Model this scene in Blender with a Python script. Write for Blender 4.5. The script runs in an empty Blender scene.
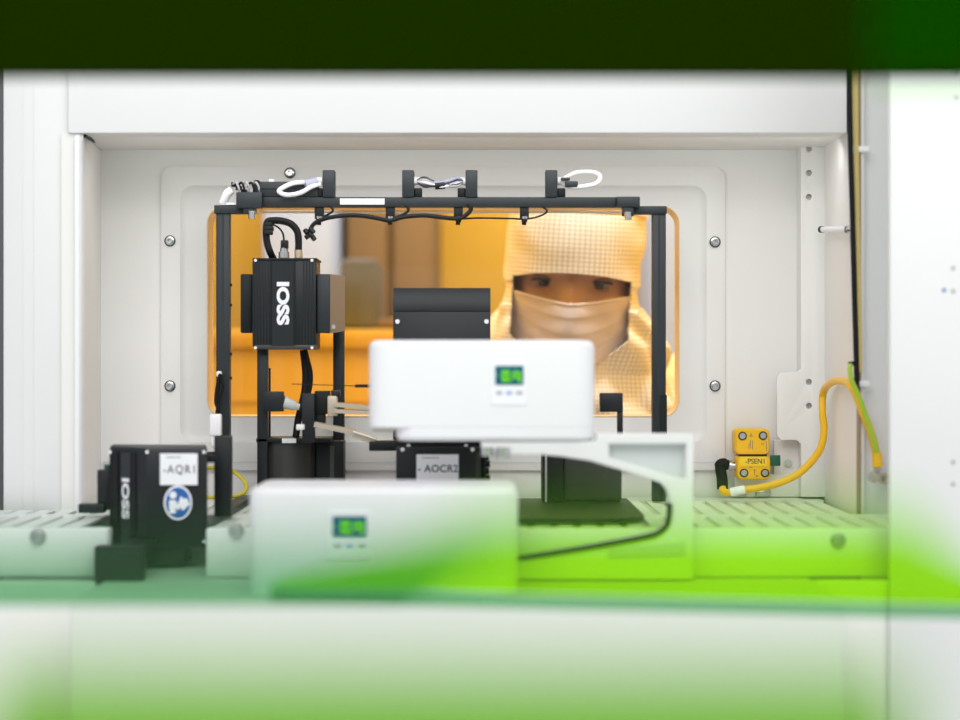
import bpy, bmesh, math, random
from mathutils import Vector, Matrix, noise

random.seed(7)
PI = math.pi
F = 2000.0          # focal length in pixels of a 960 wide frame
CZ = 1.45           # height of the camera
S = bpy.context.scene
COL = S.collection


def P(px, py, d):
    return Vector(((px - 480.0) * d / F, d, CZ - (py - 360.0) * d / F))


def X(px, d): return (px - 480.0) * d / F
def Z(py, d): return CZ - (py - 360.0) * d / F


# ------------------------------------------------------------------ materials
def pm(name, col, rough=0.5, metal=0.0, var=0.04, scale=30.0, spec=0.5, bump=0.0, emit=None, estr=0.0, sub=0.0):
    m = bpy.data.materials.new(name)
    m.use_nodes = True
    nt = m.node_tree
    b = nt.nodes['Principled BSDF']
    tc = nt.nodes.new('ShaderNodeTexCoord')
    no = nt.nodes.new('ShaderNodeTexNoise')
    no.inputs['Scale'].default_value = scale
    no.inputs['Detail'].default_value = 3
    nt.links.new(tc.outputs['Object'], no.inputs['Vector'])
    mx = nt.nodes.new('ShaderNodeMix')
    mx.data_type = 'RGBA'
    mx.inputs['A'].default_value = (*[c * (1 - var) for c in col], 1)
    mx.inputs['B'].default_value = (*[min(1, c * (1 + var)) for c in col], 1)
    nt.links.new(no.outputs['Fac'], mx.inputs['Factor'])
    nt.links.new(mx.outputs['Result'], b.inputs['Base Color'])
    b.inputs['Roughness'].default_value = rough
    b.inputs['Metallic'].default_value = metal
    b.inputs['Specular IOR Level'].default_value = spec
    if sub:
        b.inputs['Subsurface Weight'].default_value = sub
        b.inputs['Subsurface Radius'].default_value = (0.012, 0.005, 0.003)
        b.inputs['Subsurface Scale'].default_value = 1.0
    if bump:
        bp = nt.nodes.new('ShaderNodeBump')
        bp.inputs['Strength'].default_value = bump
        bp.inputs['Distance'].default_value = 0.002
        nt.links.new(no.outputs['Fac'], bp.inputs['Height'])
        nt.links.new(bp.outputs['Normal'], b.inputs['Normal'])
    if emit:
        b.inputs['Emission Color'].default_value = (*emit, 1)
        b.inputs['Emission Strength'].default_value = estr
    return m


def acrylic(name, tint, scatter, mix, rough=0.15, gloss=0.03):
    """see-through coloured acrylic: tinted straight-through light plus a cloudy share"""
    m = bpy.data.materials.new(name)
    m.use_nodes = True
    nt = m.node_tree
    nt.nodes.remove(nt.nodes['Principled BSDF'])
    out = nt.nodes['Material Output']
    tr = nt.nodes.new('ShaderNodeBsdfTransparent'); tr.inputs[0].default_value = (*tint, 1)
    df = nt.nodes.new('ShaderNodeBsdfDiffuse'); df.inputs[0].default_value = (*scatter, 1)
    gl = nt.nodes.new('ShaderNodeBsdfGlossy'); gl.inputs['Roughness'].default_value = rough
    tc = nt.nodes.new('ShaderNodeTexCoord')
    no = nt.nodes.new('ShaderNodeTexNoise'); no.inputs['Scale'].default_value = 4.0
    nt.links.new(tc.outputs['Object'], no.inputs['Vector'])
    mr = nt.nodes.new('ShaderNodeMapRange')
    mr.inputs['To Min'].default_value = mix * 0.9
    mr.inputs['To Max'].default_value = mix * 1.1
    nt.links.new(no.outputs['Fac'], mr.inputs['Value'])
    m1 = nt.nodes.new('ShaderNodeMixShader'); m2 = nt.nodes.new('ShaderNodeMixShader')
    nt.links.new(mr.outputs['Result'], m1.inputs[0])
    nt.links.new(tr.outputs[0], m1.inputs[1]); nt.links.new(df.outputs[0], m1.inputs[2])
    m2.inputs[0].default_value = gloss
    nt.links.new(m1.outputs[0], m2.inputs[1]); nt.links.new(gl.outputs[0], m2.inputs[2])
    nt.links.new(m2.outputs[0], out.inputs['Surface'])
    return m


def cloth(name, col, line, pitch, width=0.16, rough=0.85):
    """cleanroom fabric with a fine grid of carbon threads"""
    m = bpy.data.materials.new(name)
    m.use_nodes = True
    nt = m.node_tree
    b = nt.nodes['Principled BSDF']
    tc = nt.nodes.new('ShaderNodeUVMap'); tc.uv_map = 'thread'
    sp = nt.nodes.new('ShaderNodeSeparateXYZ')
    nt.links.new(tc.outputs['UV'], sp.inputs[0])
    res = []
    for ax in ('X', 'Y'):
        mu = nt.nodes.new('ShaderNodeMath'); mu.operation = 'MULTIPLY'; mu.inputs[1].default_value = 1.0 / pitch
        fr = nt.nodes.new('ShaderNodeMath'); fr.operation = 'FRACT'
        lt = nt.nodes.new('ShaderNodeMath'); lt.operation = 'LESS_THAN'; lt.inputs[1].default_value = width
        nt.links.new(sp.outputs[ax], mu.inputs[0]); nt.links.new(mu.outputs[0], fr.inputs[0]); nt.links.new(fr.outputs[0], lt.inputs[0])
        res.append(lt)
    ma = nt.nodes.new('ShaderNodeMath'); ma.operation = 'MAXIMUM'
    nt.links.new(res[0].outputs[0], ma.inputs[0]); nt.links.new(res[1].outputs[0], ma.inputs[1])
    mx = nt.nodes.new('ShaderNodeMix'); mx.data_type = 'RGBA'
    mx.inputs['A'].default_value = (*col, 1); mx.inputs['B'].default_value = (*line, 1)
    nt.links.new(ma.outputs[0], mx.inputs['Factor'])
    nt.links.new(mx.outputs['Result'], b.inputs['Base Color'])
    b.inputs['Roughness'].default_value = rough
    b.inputs['Specular IOR Level'].default_value = 0.1
    b.inputs['Sheen Weight'].default_value = 0.1
    return m


WALLM = pm('chamber_wall', (0.80, 0.79, 0.775), 0.5, scale=12, var=0.015)
PANELM = pm('coated_panel', (0.80, 0.795, 0.78), 0.45, scale=14, var=0.015)
WHITEM = pm('white_coat', (0.82, 0.82, 0.835), 0.4, scale=10, var=0.015)
JAMBM = pm('jamb_coat', (0.72, 0.725, 0.73), 0.4, scale=10, var=0.015)
PLASTIC = pm('white_plastic', (0.84, 0.84, 0.87), 0.38, scale=20, var=0.01)
CAST = pm('cast_white', (0.80, 0.81, 0.81), 0.45, scale=25, var=0.02)
POCKET = pm('pocket_grey', (0.62, 0.66, 0.66), 0.5)
ANOD = pm('dark_anodised', (0.020, 0.026, 0.031), 0.45, 0.0, var=0.15, scale=60, spec=.35)
BLACK = pm('black_plastic', (0.008, 0.010, 0.011), 0.5, var=0.2, spec=.25)
BLACKG = pm('black_metal', (0.011, 0.014, 0.017), 0.42, var=0.12, scale=80, spec=.3)
GREYD = pm('drum_grey', (0.045, 0.045, 0.042), 0.4, 0.3, var=0.1)
RUBBER = pm('black_rubber', (0.007, 0.008, 0.009), 0.6, spec=.2)
STEEL = pm('steel', (0.55, 0.55, 0.56), 0.25, 1.0)
BRASS = pm('nickel_brass', (0.62, 0.55, 0.42), 0.3, 1.0)
WARMM = pm('warm_metal', (0.50, 0.43, 0.34), 0.38, 0.3)
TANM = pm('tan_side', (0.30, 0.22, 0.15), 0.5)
WIREW = pm('white_wire', (0.85, 0.85, 0.88), 0.4)
WIREL = pm('lilac_wire', (0.38, 0.39, 0.52), 0.45)
LABEL = pm('label_white', (0.88, 0.89, 0.93), 0.55, var=0.01)
INK = pm('label_ink', (0.03, 0.035, 0.06), 0.6)
PRINTW = pm('white_print', (0.85, 0.86, 0.90), 0.5)
PRINTG = pm('grey_print', (0.42, 0.46, 0.42), 0.5)
BLUE = pm('sign_blue', (0.012, 0.12, 0.42), 0.4)
YEL = pm('sensor_yellow', (0.90, 0.52, 0.005), 0.42)
YELL = pm('label_yellow', (0.95, 0.66, 0.02), 0.5)
YCAB = pm('cable_yellow', (0.86, 0.50, 0.008), 0.4)
GYW = pm('earth_green', (0.36, 0.56, 0.03), 0.4)
GREENT = pm('green_tag', (0.0, 0.10, 0.055), 0.5)
SLOT = pm('shelf_gap', (0.62, 0.62, 0.60), 0.6)
AMBER = pm('amber_lit', (0.74, 0.44, 0.045), 0.55, scale=3, var=0.05)  # amber light of the room put into the wall and bench colour
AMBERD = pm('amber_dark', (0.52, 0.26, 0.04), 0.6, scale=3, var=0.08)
LIP = pm('amber_lit_lining', (0.84, 0.62, 0.34), 0.4)  # amber reflected onto the window return, put into its colour
BROWN = pm('brown_cabinet', (0.20, 0.125, 0.055), 0.55, scale=3, var=0.1)
GREYC = pm('grey_cabinet', (0.11, 0.115, 0.12), 0.5, scale=4, var=0.1)
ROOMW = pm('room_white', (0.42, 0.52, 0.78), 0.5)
SKIN = pm('skin', (0.50, 0.26, 0.155), 0.5, scale=120, var=0.05, sub=0.15)
LID = pm('eyelid_skin', (0.40, 0.19, 0.115), 0.5, scale=120, var=0.05)
BROW = pm('brow_hair', (0.05, 0.03, 0.02), 0.8)
EYEW = pm('eye_white', (0.34, 0.29, 0.26), 0.25)
IRIS = pm('iris_dark', (0.02, 0.013, 0.009), 0.15)
MASKM = pm('mask_paper', (0.92, 0.80, 0.72), 0.95, scale=300, var=0.03, bump=0.1, spec=0.05)
SUIT = cloth('suit_cloth', (0.87, 0.70, 0.38), (0.56, 0.43, 0.24), 0.0052, 0.18)
HOODM = cloth('hood_cloth', (0.90, 0.79, 0.56), (0.50, 0.45, 0.42), 0.0050, 0.20)
GLOVE = pm('glove', (0.80, 0.80, 0.82), 0.5)
FLOORM = pm('floor_vinyl', (0.62, 0.63, 0.64), 0.35, scale=2, var=0.05)
SCREEN = pm('screen_glass', (0.005, 0.05, 0.10), 0.15, emit=(0.0, 0.10, 0.16), estr=0.5)
SCREENG = pm('screen_green', (0.05, 0.25, 0.01), 0.2, emit=(0.12, 0.55, 0.0), estr=0.75)
DOTG = pm('button_grey', (0.42, 0.42, 0.44), 0.5)
DOTB = pm('button_blue', (0.35, 0.42, 0.78), 0.5)

LIME = acrylic('lime_acrylic', (0.63, 0.98, 0.015), (0.36, 0.85, 0.0), 0.10)
TEAL = acrylic('teal_acrylic', (0.54, 0.81, 0.60), (0.05, 0.26, 0.05), 0.14)
OLIVE = acrylic('leaf_acrylic', (0.52, 0.80, 0.22), (0.20, 0.45, 0.04), 0.12)
HAZEG = acrylic('corner_acrylic', (0.66, 0.93, 0.50), (0.0, 0.30, 0.0), 0.05, gloss=0.0)
DARKG = acrylic('dark_green_acrylic', (0.10, 0.24, 0.0), (0.008, 0.020, 0.0), 0.80, gloss=0.0)

GLASS = acrylic('clear_pane', (0.985, 0.98, 0.96), (0.9, 0.9, 0.9), 0.0, rough=0.0, gloss=0.012)


# ------------------------------------------------------------------ object helpers
def wloc(o):
    v = Vector((0, 0, 0))
    while o is not None:
        v += o.location
        o = o.parent
    return v


def mesh_from(bm, name, mat, smooth=True):
    bmesh.ops.recalc_face_normals(bm, faces=bm.faces[:])
    me = bpy.data.meshes.new(name)
    bm.to_mesh(me)
    bm.free()
    if smooth:
        for p in me.polygons:
            p.use_smooth = True
        try:
            me.set_sharp_from_angle(angle=math.radians(38))
        except Exception:
            pass
    for m in (mat if isinstance(mat, (list, tuple)) else [mat]):
        me.materials.append(m)
    return me


def part(name, bm, mat, parent, label=None):
    bmesh.ops.translate(bm, verts=bm.verts[:], vec=-wloc(parent))
    o = bpy.data.objects.new(name, mesh_from(bm, name, mat))
    COL.objects.link(o)
    o.parent = parent
    if label: o['label'] = label
    return o


def tag(o, label, cat, group=None):
    o['label'] = label
    o['category'] = cat
    if group: o['group'] = group
    return o


def thing(name, label, cat, loc, group=None):
    o = bpy.data.objects.new(name, None)
    o.empty_display_size = 0.03
    COL.objects.link(o)
    o.location = loc
    return tag(o, label, cat, group)


def solo(name, bm, mat, label=None, cat=None, group=None, kind=None):
    lo = Vector((min(v.co.x for v in bm.verts), min(v.co.y for v in bm.verts), min(v.co.z for v in bm.verts)))
    hi = Vector((max(v.co.x for v in bm.verts), max(v.co.y for v in bm.verts), max(v.co.z for v in bm.verts)))
    c = Vector(((lo.x + hi.x) / 2, (lo.y + hi.y) / 2, lo.z))
    bmesh.ops.translate(bm, verts=bm.verts[:], vec=-c)
    o = bpy.data.objects.new(name, mesh_from(bm, name, mat))
    COL.objects.link(o)
    o.location = c
    if label: tag(o, label, cat, group)
    if kind: o['kind'] = kind
    return o


def struct(name, bm, mat):
    return solo(name, bm, mat, kind='structure')


def dup(root, offset, label=None):
    r = root.copy(); COL.objects.link(r)
    r.location = root.location + Vector(offset)
    if label: r['label'] = label
    for ch in list(root.children):
        c = ch.copy(); COL.objects.link(c); c.parent = r
        for g in list(ch.children):
            d = g.copy(); COL.objects.link(d); d.parent = c
    return r


def NB(): return bmesh.new()


def box(bm, x0, x1, y0, y1, z0, z1, bev=0.0, seg=2):
    if x0 > x1: x0, x1 = x1, x0
    if z0 > z1: z0, z1 = z1, z0
    vs = [bm.verts.new((x, y, z)) for z in (z0, z1) for y in (y0, y1) for x in (x0, x1)]
    q = [(0, 1, 3, 2), (4, 6, 7, 5), (0, 4, 5, 1), (2, 3, 7, 6), (0, 2, 6, 4), (1, 5, 7, 3)]
    fs = [bm.faces.new([vs[i] for i in f]) for f in q]
    if bev:
        es = list({e for f in fs for e in f.edges})
        bmesh.ops.bevel(bm, geom=es, offset=bev, segments=seg, affect='EDGES', profile=0.5)
    return bm


def pbox(bm, a, b, t, u, d, depth, bev=0.0, seg=2):
    """box whose front face at distance d covers pixels a..b, t..u"""
    return box(bm, X(a, d), X(b, d), d, d + depth, Z(u, d), Z(t, d), bev, seg)


def cyl(bm, p0, p1, r0, r1=None, seg=20, caps=True):
    r1 = r0 if r1 is None else r1
    p0, p1 = Vector(p0), Vector(p1)
    ax = (p1 - p0).normalized()
    u = ax.orthogonal().normalized(); v = ax.cross(u)
    A = [bm.verts.new(p0 + (u * math.cos(2 * PI * i / seg) + v * math.sin(2 * PI * i / seg)) * r0) for i in range(seg)]
    B = [bm.verts.new(p1 + (u * math.cos(2 * PI * i / seg) + v * math.sin(2 * PI * i / seg)) * r1) for i in range(seg)]
    for i in range(seg):
        j = (i + 1) % seg
        bm.faces.new((A[i], A[j], B[j], B[i]))
    if caps:
        bm.faces.new(A[::-1]); bm.faces.new(B)
    return bm


def spline(pts, n=8):
    pts = [Vector(p) for p in pts]
    out = []
    for i in range(len(pts) - 1):
        p0 = pts[max(i - 1, 0)]; p1 = pts[i]; p2 = pts[i + 1]; p3 = pts[min(i + 2, len(pts) - 1)]
        for k in range(n):
            t = k / n
            out.append(0.5 * ((2 * p1) + (p2 - p0) * t + (2 * p0 - 5 * p1 + 4 * p2 - p3) * t * t + (3 * p1 - p0 - 3 * p2 + p3) * t ** 3))
    out.append(pts[-1])
    return out


def tube(bm, pts, r, seg=10, n=8, flat=1.0):
    c = spline(pts, n) if n > 1 else [Vector(p) for p in pts]
    rings = []
    up = None
    for i, p in enumerate(c):
        t = (c[min(i + 1, len(c) - 1)] - c[max(i - 1, 0)]).normalized()
        if up is None:
            up = t.orthogonal().normalized()
        up = (up - t * up.dot(t))
        up = up.normalized() if up.length > 1e-6 else t.orthogonal().normalized()
        w = t.cross(up)
        rr = r[min(i, len(r) - 1)] if isinstance(r, (list, tuple)) else r
        rings.append([bm.verts.new(p + (up * math.cos(2 * PI * k / seg) * flat + w * math.sin(2 * PI * k / seg)) * rr) for k in range(seg)])
    for a, b in zip(rings, rings[1:]):
        for k in range(seg):
            j = (k + 1) % seg
            bm.faces.new((a[k], a[j], b[j], b[k]))
    bm.faces.new(rings[0][::-1]); bm.faces.new(rings[-1])
    return bm


def rr(x0, x1, z0, z1, r, y, n=6):
    """rounded rectangle loop in the XZ plane"""
    out = []
    for cx, cz, a0 in ((x1 - r, z1 - r, 0), (x0 + r, z1 - r, 90), (x0 + r, z0 + r, 180), (x1 - r, z0 + r, 270)):
        for k in range(n + 1):
            a = math.radians(a0 + 90 * k / n)
            out.append(Vector((cx + r * math.cos(a), y, cz + r * math.sin(a))))
    return out


def rrp(a, b, t, u, rpx, d, y=None, n=6):
    y = d if y is None else y
    return rr(X(a, d), X(b, d), Z(u, d), Z(t, d), rpx * d / F, y, n)


def loft(bm, loops, cap0=False, cap1=False):
    R = [[bm.verts.new(p) for p in l] for l in loops]
    for a, b in zip(R, R[1:]):
        for i in range(len(a)):
            j = (i + 1) % len(a)
            bm.faces.new((a[i], a[j], b[j], b[i]))
    if cap0: bm.faces.new(R[0][::-1])
    if cap1: bm.faces.new(R[-1])
    return bm


def plate(bm, loops, y0, y1, bev=0.0):
    """flat outline (first loop) with holes, (x,z) points, given thickness y0..y1"""
    cu = bpy.data.curves.new('outline', 'CURVE')
    cu.dimensions = '2D'; cu.fill_mode = 'BOTH'
    cu.extrude = max((y1 - y0) / 2 - bev, 0.0001)
    cu.bevel_depth = bev; cu.bevel_resolution = 2
    cu.offset = -bev
    for l in loops:
        sp = cu.splines.new('POLY')
        sp.points.add(len(l) - 1)
        for q, (x, z) in zip(sp.points, l):
            q.co = (x, z, 0, 1)
        sp.use_cyclic_u = True
    ob = bpy.data.objects.new('outline', cu)
    COL.objects.link(ob)
    dg = bpy.context.evaluated_depsgraph_get()
    me = bpy.data.meshes.new_from_object(ob.evaluated_get(dg))
    M = Matrix.Translation((0, (y0 + y1) / 2, 0)) @ Matrix.Rotation(PI / 2, 4, 'X')
    me.transform(M)
    bm.from_mesh(me)
    bpy.data.objects.remove(ob); bpy.data.curves.remove(cu); bpy.data.meshes.remove(me)
    bmesh.ops.remove_doubles(bm, verts=bm.verts[:], dist=1e-6)
    return bm


def text_bm(s, height, loc, roll=0.0, yaw=0.0, xs=1.0, bold=0.0, space=1.0):
    cu = bpy.data.curves.new('text', 'FONT')
    cu.body = s
    cu.size = 1.0
    cu.align_x = 'CENTER'; cu.align_y = 'CENTER'
    cu.offset = bold
    cu.space_character = space
    cu.extrude = 0.01
    ob = bpy.data.objects.new('text', cu)
    COL.objects.link(ob)
    dg = bpy.context.evaluated_depsgraph_get()
    me = bpy.data.meshes.new_from_object(ob.evaluated_get(dg))
    bpy.data.objects.remove(ob); bpy.data.curves.remove(cu)
    xs_ = [v.co.x for v in me.vertices]; ys_ = [v.co.y for v in me.vertices]
    cx, cy = (min(xs_) + max(xs_)) / 2, (min(ys_) + max(ys_)) / 2
    h = max(ys_) - min(ys_)
    k = height / h
    M = (Matrix.Translation(loc) @ Matrix.Rotation(yaw, 4, 'Z') @ Matrix.Rotation(PI / 2, 4, 'X') @ Matrix.Rotation(roll, 4, 'Z')
         @ Matrix.Diagonal((k * xs, k, 0.02 if k > 0.02 else k, 1)) @ Matrix.Translation((-cx, -cy, 0)))
    me.transform(M)
    bm = NB(); bm.from_mesh(me); bpy.data.meshes.remove(me)
    return bm


def disc(bm, c, r, y_th=0.0006, seg=28, yaw=0.0, sx=1.0, sz=1.0):
    n = Vector((math.sin(yaw), -math.cos(yaw), 0)); u = Vector((math.cos(yaw), math.sin(yaw), 0)); w = Vector((0, 0, 1))
    c = Vector(c)
    A = [bm.verts.new(c + (u * math.cos(2 * PI * i / seg) * sx + w * math.sin(2 * PI * i / seg) * sz) * r) for i in range(seg)]
    B = [bm.verts.new(v.co + n * y_th) for v in A]
    bm.faces.new(A); bm.faces.new(B[::-1])
    for i in range(seg):
        j = (i + 1) % seg
        bm.faces.new((A[i], B[i], B[j], A[j]))
    return bm


def bolt_bm(px, py, d, rpx, h=0.004):
    """socket-head bolt facing the camera: washer, head and a recessed socket"""
    bm = NB()
    c = P(px, py, d); r = rpx * d / F
    prof = [(1.0, 0), (1.0, 0.25), (0.74, 0.3), (0.70, 1.0), (0.45, 1.0), (0.42, 0.3), (0.0001, 0.3)]
    seg = 24
    rings = []
    for rad, hh in prof:
        rings.append([Vector((c.x + r * rad * math.cos(2 * PI * i / seg), c.y - h * hh, c.z + r * rad * math.sin(2 * PI * i / seg))) for i in range(seg)])
    loft(bm, rings, True, True)
    return bm


# ------------------------------------------------------------------ THE SETTING
# big wall between chamber and the amber room, with the window opening
bm = NB()
WD0, WD1 = 2.00, 2.10
ox0, ox1, oz0, oz1 = X(200, 2), X(686, 2), Z(424, 2), Z(200, 2)
for a, b, c, d in ((-1.4, ox0, 0, 2.6), (ox1, 1.7, 0, 2.6), (ox0, ox1, 0, oz0), (ox0, ox1, oz1, 2.6)):
    box(bm, a, b, WD0, WD1, c, d)
struct('wall_back', bm, WALLM)

# chamber ceiling, side walls
bm = NB(); box(bm, X(60, 1.85), X(847, 1.85), 1.852, 2.0, Z(133, 1.85), Z(133, 1.85) + 0.20)
struct('ceiling_chamber', bm, WALLM)
bm = NB(); box(bm, X(847, 1.85), X(847, 1.85) + 0.004, 1.79, 1.999, 0.9, 2.0)
struct('wall_right', bm, WALLM)
bm = NB()
L = [Vector((X(83, 1.845), 1.845, 0)), Vector((X(101, 2.0), 2.0, 0)), Vector((X(101, 2.0) - .03, 2.0, 0)), Vector((X(83, 1.845) - .02, 1.845, 0))]
loft(bm, [[p + Vector((0, 0, 1.0)) for p in L], [p + Vector((0, 0, Z(134, 1.85))) for p in L]], True, True)
struct('wall_left', bm, WALLM)
# front beam, posts
bm = NB(); pbox(bm, 68, 847, -60, 133, 1.84, 0.03, 0.0015)
struct('trim_1', bm, WHITEM)
bm = NB(); box(bm, X(3, 1.85), X(69, 1.85), 1.85, 1.95, 0.0, 2.3, 0.002)
for px in (22, 33):
    box(bm, X(px, 1.85), X(px + 1, 1.85), 1.8497, 1.8505, 0.0, 2.3)
struct('trim_2', bm, JAMBM)
bm = NB(); box(bm, X(74, 1.845), X(83, 1.845), 1.838, 1.86, 0.9, Z(134, 1.84), 0.006, 4)
struct('trim_3', bm, WHITEM)
# dark gap strip left of the jamb
bm = NB(); box(bm, -1.3, X(8, 1.9), 1.96, 1.99, 0, 2.3)
struct('trim_4', bm, GREYC)
# dark seam between beam and left wall
bm = NB(); 
a0, a1 = P(83, 134.2, 1.85), P(101, 143.2, 1.99)
tube(bm, [a0 + Vector((.001, 0, -.001)), a1 + Vector((.001, 0, -.001))], 0.0022, 6, 1)
struct('trim_5', bm, BLACK)
# right near jamb with small dark screw holes
rj = NB(); box(rj, X(890, 1.6), X(1150, 1.6), 1.6, 1.607, 0.0, 2.3, 0.0008)
rjamb = struct('trim_6', rj, pm('right_jamb_coat', (0.76, 0.76, 0.775), 0.45, scale=10, var=0.015))
for px, py in ((944, 290), (953, 268), (953, 291), (956, 74), (956, 97), (953, 462), (953, 484)):
    b = NB(); disc(b, P(px, py, 1.5998), 1.9 * 1.6 / F, 0.0006, 12)
    part('screw', b, BLUE if px == 944 else STEEL, rjamb)
# recess between side wall and near jamb
bm = NB(); box(bm, X(847, 1.85) + 0.0045, 0.60, 1.80, 1.99, 0.0, 2.3)
struct('trim_7', bm, JAMBM)
bm = NB(); box(bm, X(858.5, 1.79), X(860.5, 1.79), 1.788, 1.7995, 0.9, 2.2)
struct('trim_8', bm, TANM)
# lower front panel with its ledge
LZ = Z(600, 1.48)
SZ0 = Z(497, 2.0)
bm = NB(); box(bm, X(70, 1.48), X(845, 1.48), 1.48, 1.75, 0.35, LZ, 0.003)
struct('trim_9', bm, pm('ledge_coat', (0.72, 0.74, 0.70), 0.5, scale=10, var=0.015))
bm = NB(); box(bm, -0.9, X(70, 1.60) + .02, 1.60, 1.625, 0.0, SZ0 - 0.041, 0.001); box(bm, X(845, 1.48) + .0004, X(890, 1.6) + .03, 1.6075, 1.627, 0.0, SZ0 - 0.041, 0.001)
struct('trim_10', bm, PANELM)
# floor of both rooms and the room beyond the window
bm = NB(); box(bm, -2.5, 2.5, -2.0, 4.0, -0.1, 0.0)
struct('floor', bm, FLOORM)
for nm, (a, b, c, d, e, f), m in (
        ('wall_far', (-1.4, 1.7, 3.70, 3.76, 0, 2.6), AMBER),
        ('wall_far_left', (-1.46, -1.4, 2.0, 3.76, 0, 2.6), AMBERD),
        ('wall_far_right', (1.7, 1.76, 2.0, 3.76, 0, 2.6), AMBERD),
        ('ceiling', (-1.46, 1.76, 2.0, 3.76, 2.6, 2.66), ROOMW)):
    bm = NB(); box(bm, a, b, c, d, e, f); struct(nm, bm, m)

# ------------------------------------------------------------------ access panel with window
ap = thing('access_panel', 'white access panel with rounded recessed border around the viewing window', 'panel', P(443, 462, 1.995))
bm = NB()
loops = [rrp(162, 724, 167, 470, 12, 2.0, 2.0), rrp(162, 724, 167, 470, 12, 2.0, 1.9945), rrp(163, 723, 168, 469, 11, 2.0, 1.994),
         rrp(181, 706, 186, 442, 14, 2.0, 1.994), rrp(183.5, 703.5, 188.5, 439.5, 13, 2.0, 1.9965), rrp(188, 699, 193, 435, 12, 2.0, 1.9975),
         rrp(207, 679.5, 206.5, 417, 17, 2.0, 1.9975)]
loft(bm, loops)
part('panel_sheet', bm, PANELM, ap)
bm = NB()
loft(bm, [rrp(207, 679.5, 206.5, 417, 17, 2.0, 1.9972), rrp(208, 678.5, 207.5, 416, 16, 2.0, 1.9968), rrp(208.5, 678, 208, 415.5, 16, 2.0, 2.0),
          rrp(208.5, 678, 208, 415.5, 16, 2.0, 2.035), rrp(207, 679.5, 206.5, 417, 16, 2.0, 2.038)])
part('window_lining', bm, LIP, ap, 'lining around the rounded window opening, reflected amber put into its colour')
for px, py in ((170, 241), (170, 386), (715, 242), (715, 386), (290, 173)):
    ws_ = part('washer', disc(NB(), P(px, py, 1.994), 5.6 * 1.994 / F, .0008, 24), GREYD, ap, 'dark washer')
    part('screw', bolt_bm(px, py, 1.9932, 4.4, 0.005), STEEL, ws_)
# pane
bm = NB(); loft(bm, [rrp(203, 683, 203, 421, 17, 2.0, 2.039), rrp(203, 683, 203, 421, 17, 2.0, 2.043)], True, True)
w = struct('window_1', bm, GLASS)
bm = NB(); tube(bm, [P(213, 212.3, 2.036), P(668, 212.3, 2.036)], 0.0011, 8, 1)
part('pane_edge', bm, WIREW, w)
# horizontal seam under the access panel
bm = NB(); pbox(bm, 103, 820, 461.5, 463, 1.9935, 0.004)
struct('trim_11', bm, POCKET)

# perforated bracket strip at the right of the back wall
br = thing('perforated_bracket', 'tall white perforated bracket strip on the right of the back wall', 'bracket', P(810, 497, 1.98))
def hole(px, py, r, d, n=14):
    return [(X(px, d) + r * math.cos(2 * PI * i / n), Z(py, d) + r * math.sin(2 * PI * i / n)) for i in range(n)]
d = 1.97
def PP(l, d): return [(X(a, d), Z(b, d)) for a, b in l]
bm = NB()
plate(bm, [PP([(801, 134), (825, 134), (825, 497), (801, 497), (801, 444), (797, 440), (781, 440), (777, 436), (777, 377), (781, 373), (797, 372), (801, 368)], d)]
      + [hole(809, y, 0.0030, d) for y in (149, 173, 197, 382, 406)], d, d + 0.004, 0.0004)
part('strip', bm, PANELM, br)
bm = NB(); pbox(bm, 801, 805, 134, 496, d + 0.004, 0.026); part('flange', bm, PANELM, br)
bm = NB(); pbox(bm, 806, 814, 140, 412, d + 0.006, 0.002); part('backing_strip', bm, PANELM, br)

# ------------------------------------------------------------------ slotted shelf
SZ = Z(497, 2.0)
sh = thing('slotted_shelf', 'white slotted shelf plate along the bottom of the chamber', 'shelf', (0, 1.8, SZ - 0.03))
SX0, SX1 = -0.56, 0.372
GX0, GX1 = X(108, 1.63), X(206, 1.63)        # notch for the lower left code reader
FZ = SZ - 0.040
bm = NB()
box(bm, SX0, GX0, 1.63, 1.648, FZ, SZ, 0.0015)
box(bm, GX1, SX1, 1.63, 1.648, FZ, SZ, 0.0015)
SX2 = .336
box(bm, X(84, 2.0), SX2, 1.955, 1.992, SZ - 0.008, SZ)
box(bm, SX0, SX1, 1.77, 1.784, SZ - 0.008, SZ - 0.0002)
n = 48
for i in range(n):
    x = SX0 + (SX1 - SX0) * (i + 0.5) / n
    notch = -.335 < x < GX1 + .006
    box(bm, x - 0.0064, x + 0.0064, 1.772 if notch else 1.64, 1.83 if x < -.362 else (1.775 if x > .328 else 1.96), SZ - 0.0026, SZ - 0.0004)
part('slotted_plate', bm, WHITEM, sh)
bm = NB(); box(bm, X(86, 2.0), SX2, 1.785, 1.985, SZ - 0.009, SZ - 0.0027); box(bm, SX0, -.338, 1.649, 1.832, SZ - 0.009, SZ - 0.0027); box(bm, GX1, SX1, 1.649, 1.786, SZ - 0.009, SZ - 0.00278); part('under_tray', bm, SLOT, sh)
for px, py, rp in ((38, 536, 8.2), (236, 530, 7.8), (838, 540, 7.8)):
    part('bolt', bolt_bm(px, py, 1.63, rp, 0.005), STEEL, sh)

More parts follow.
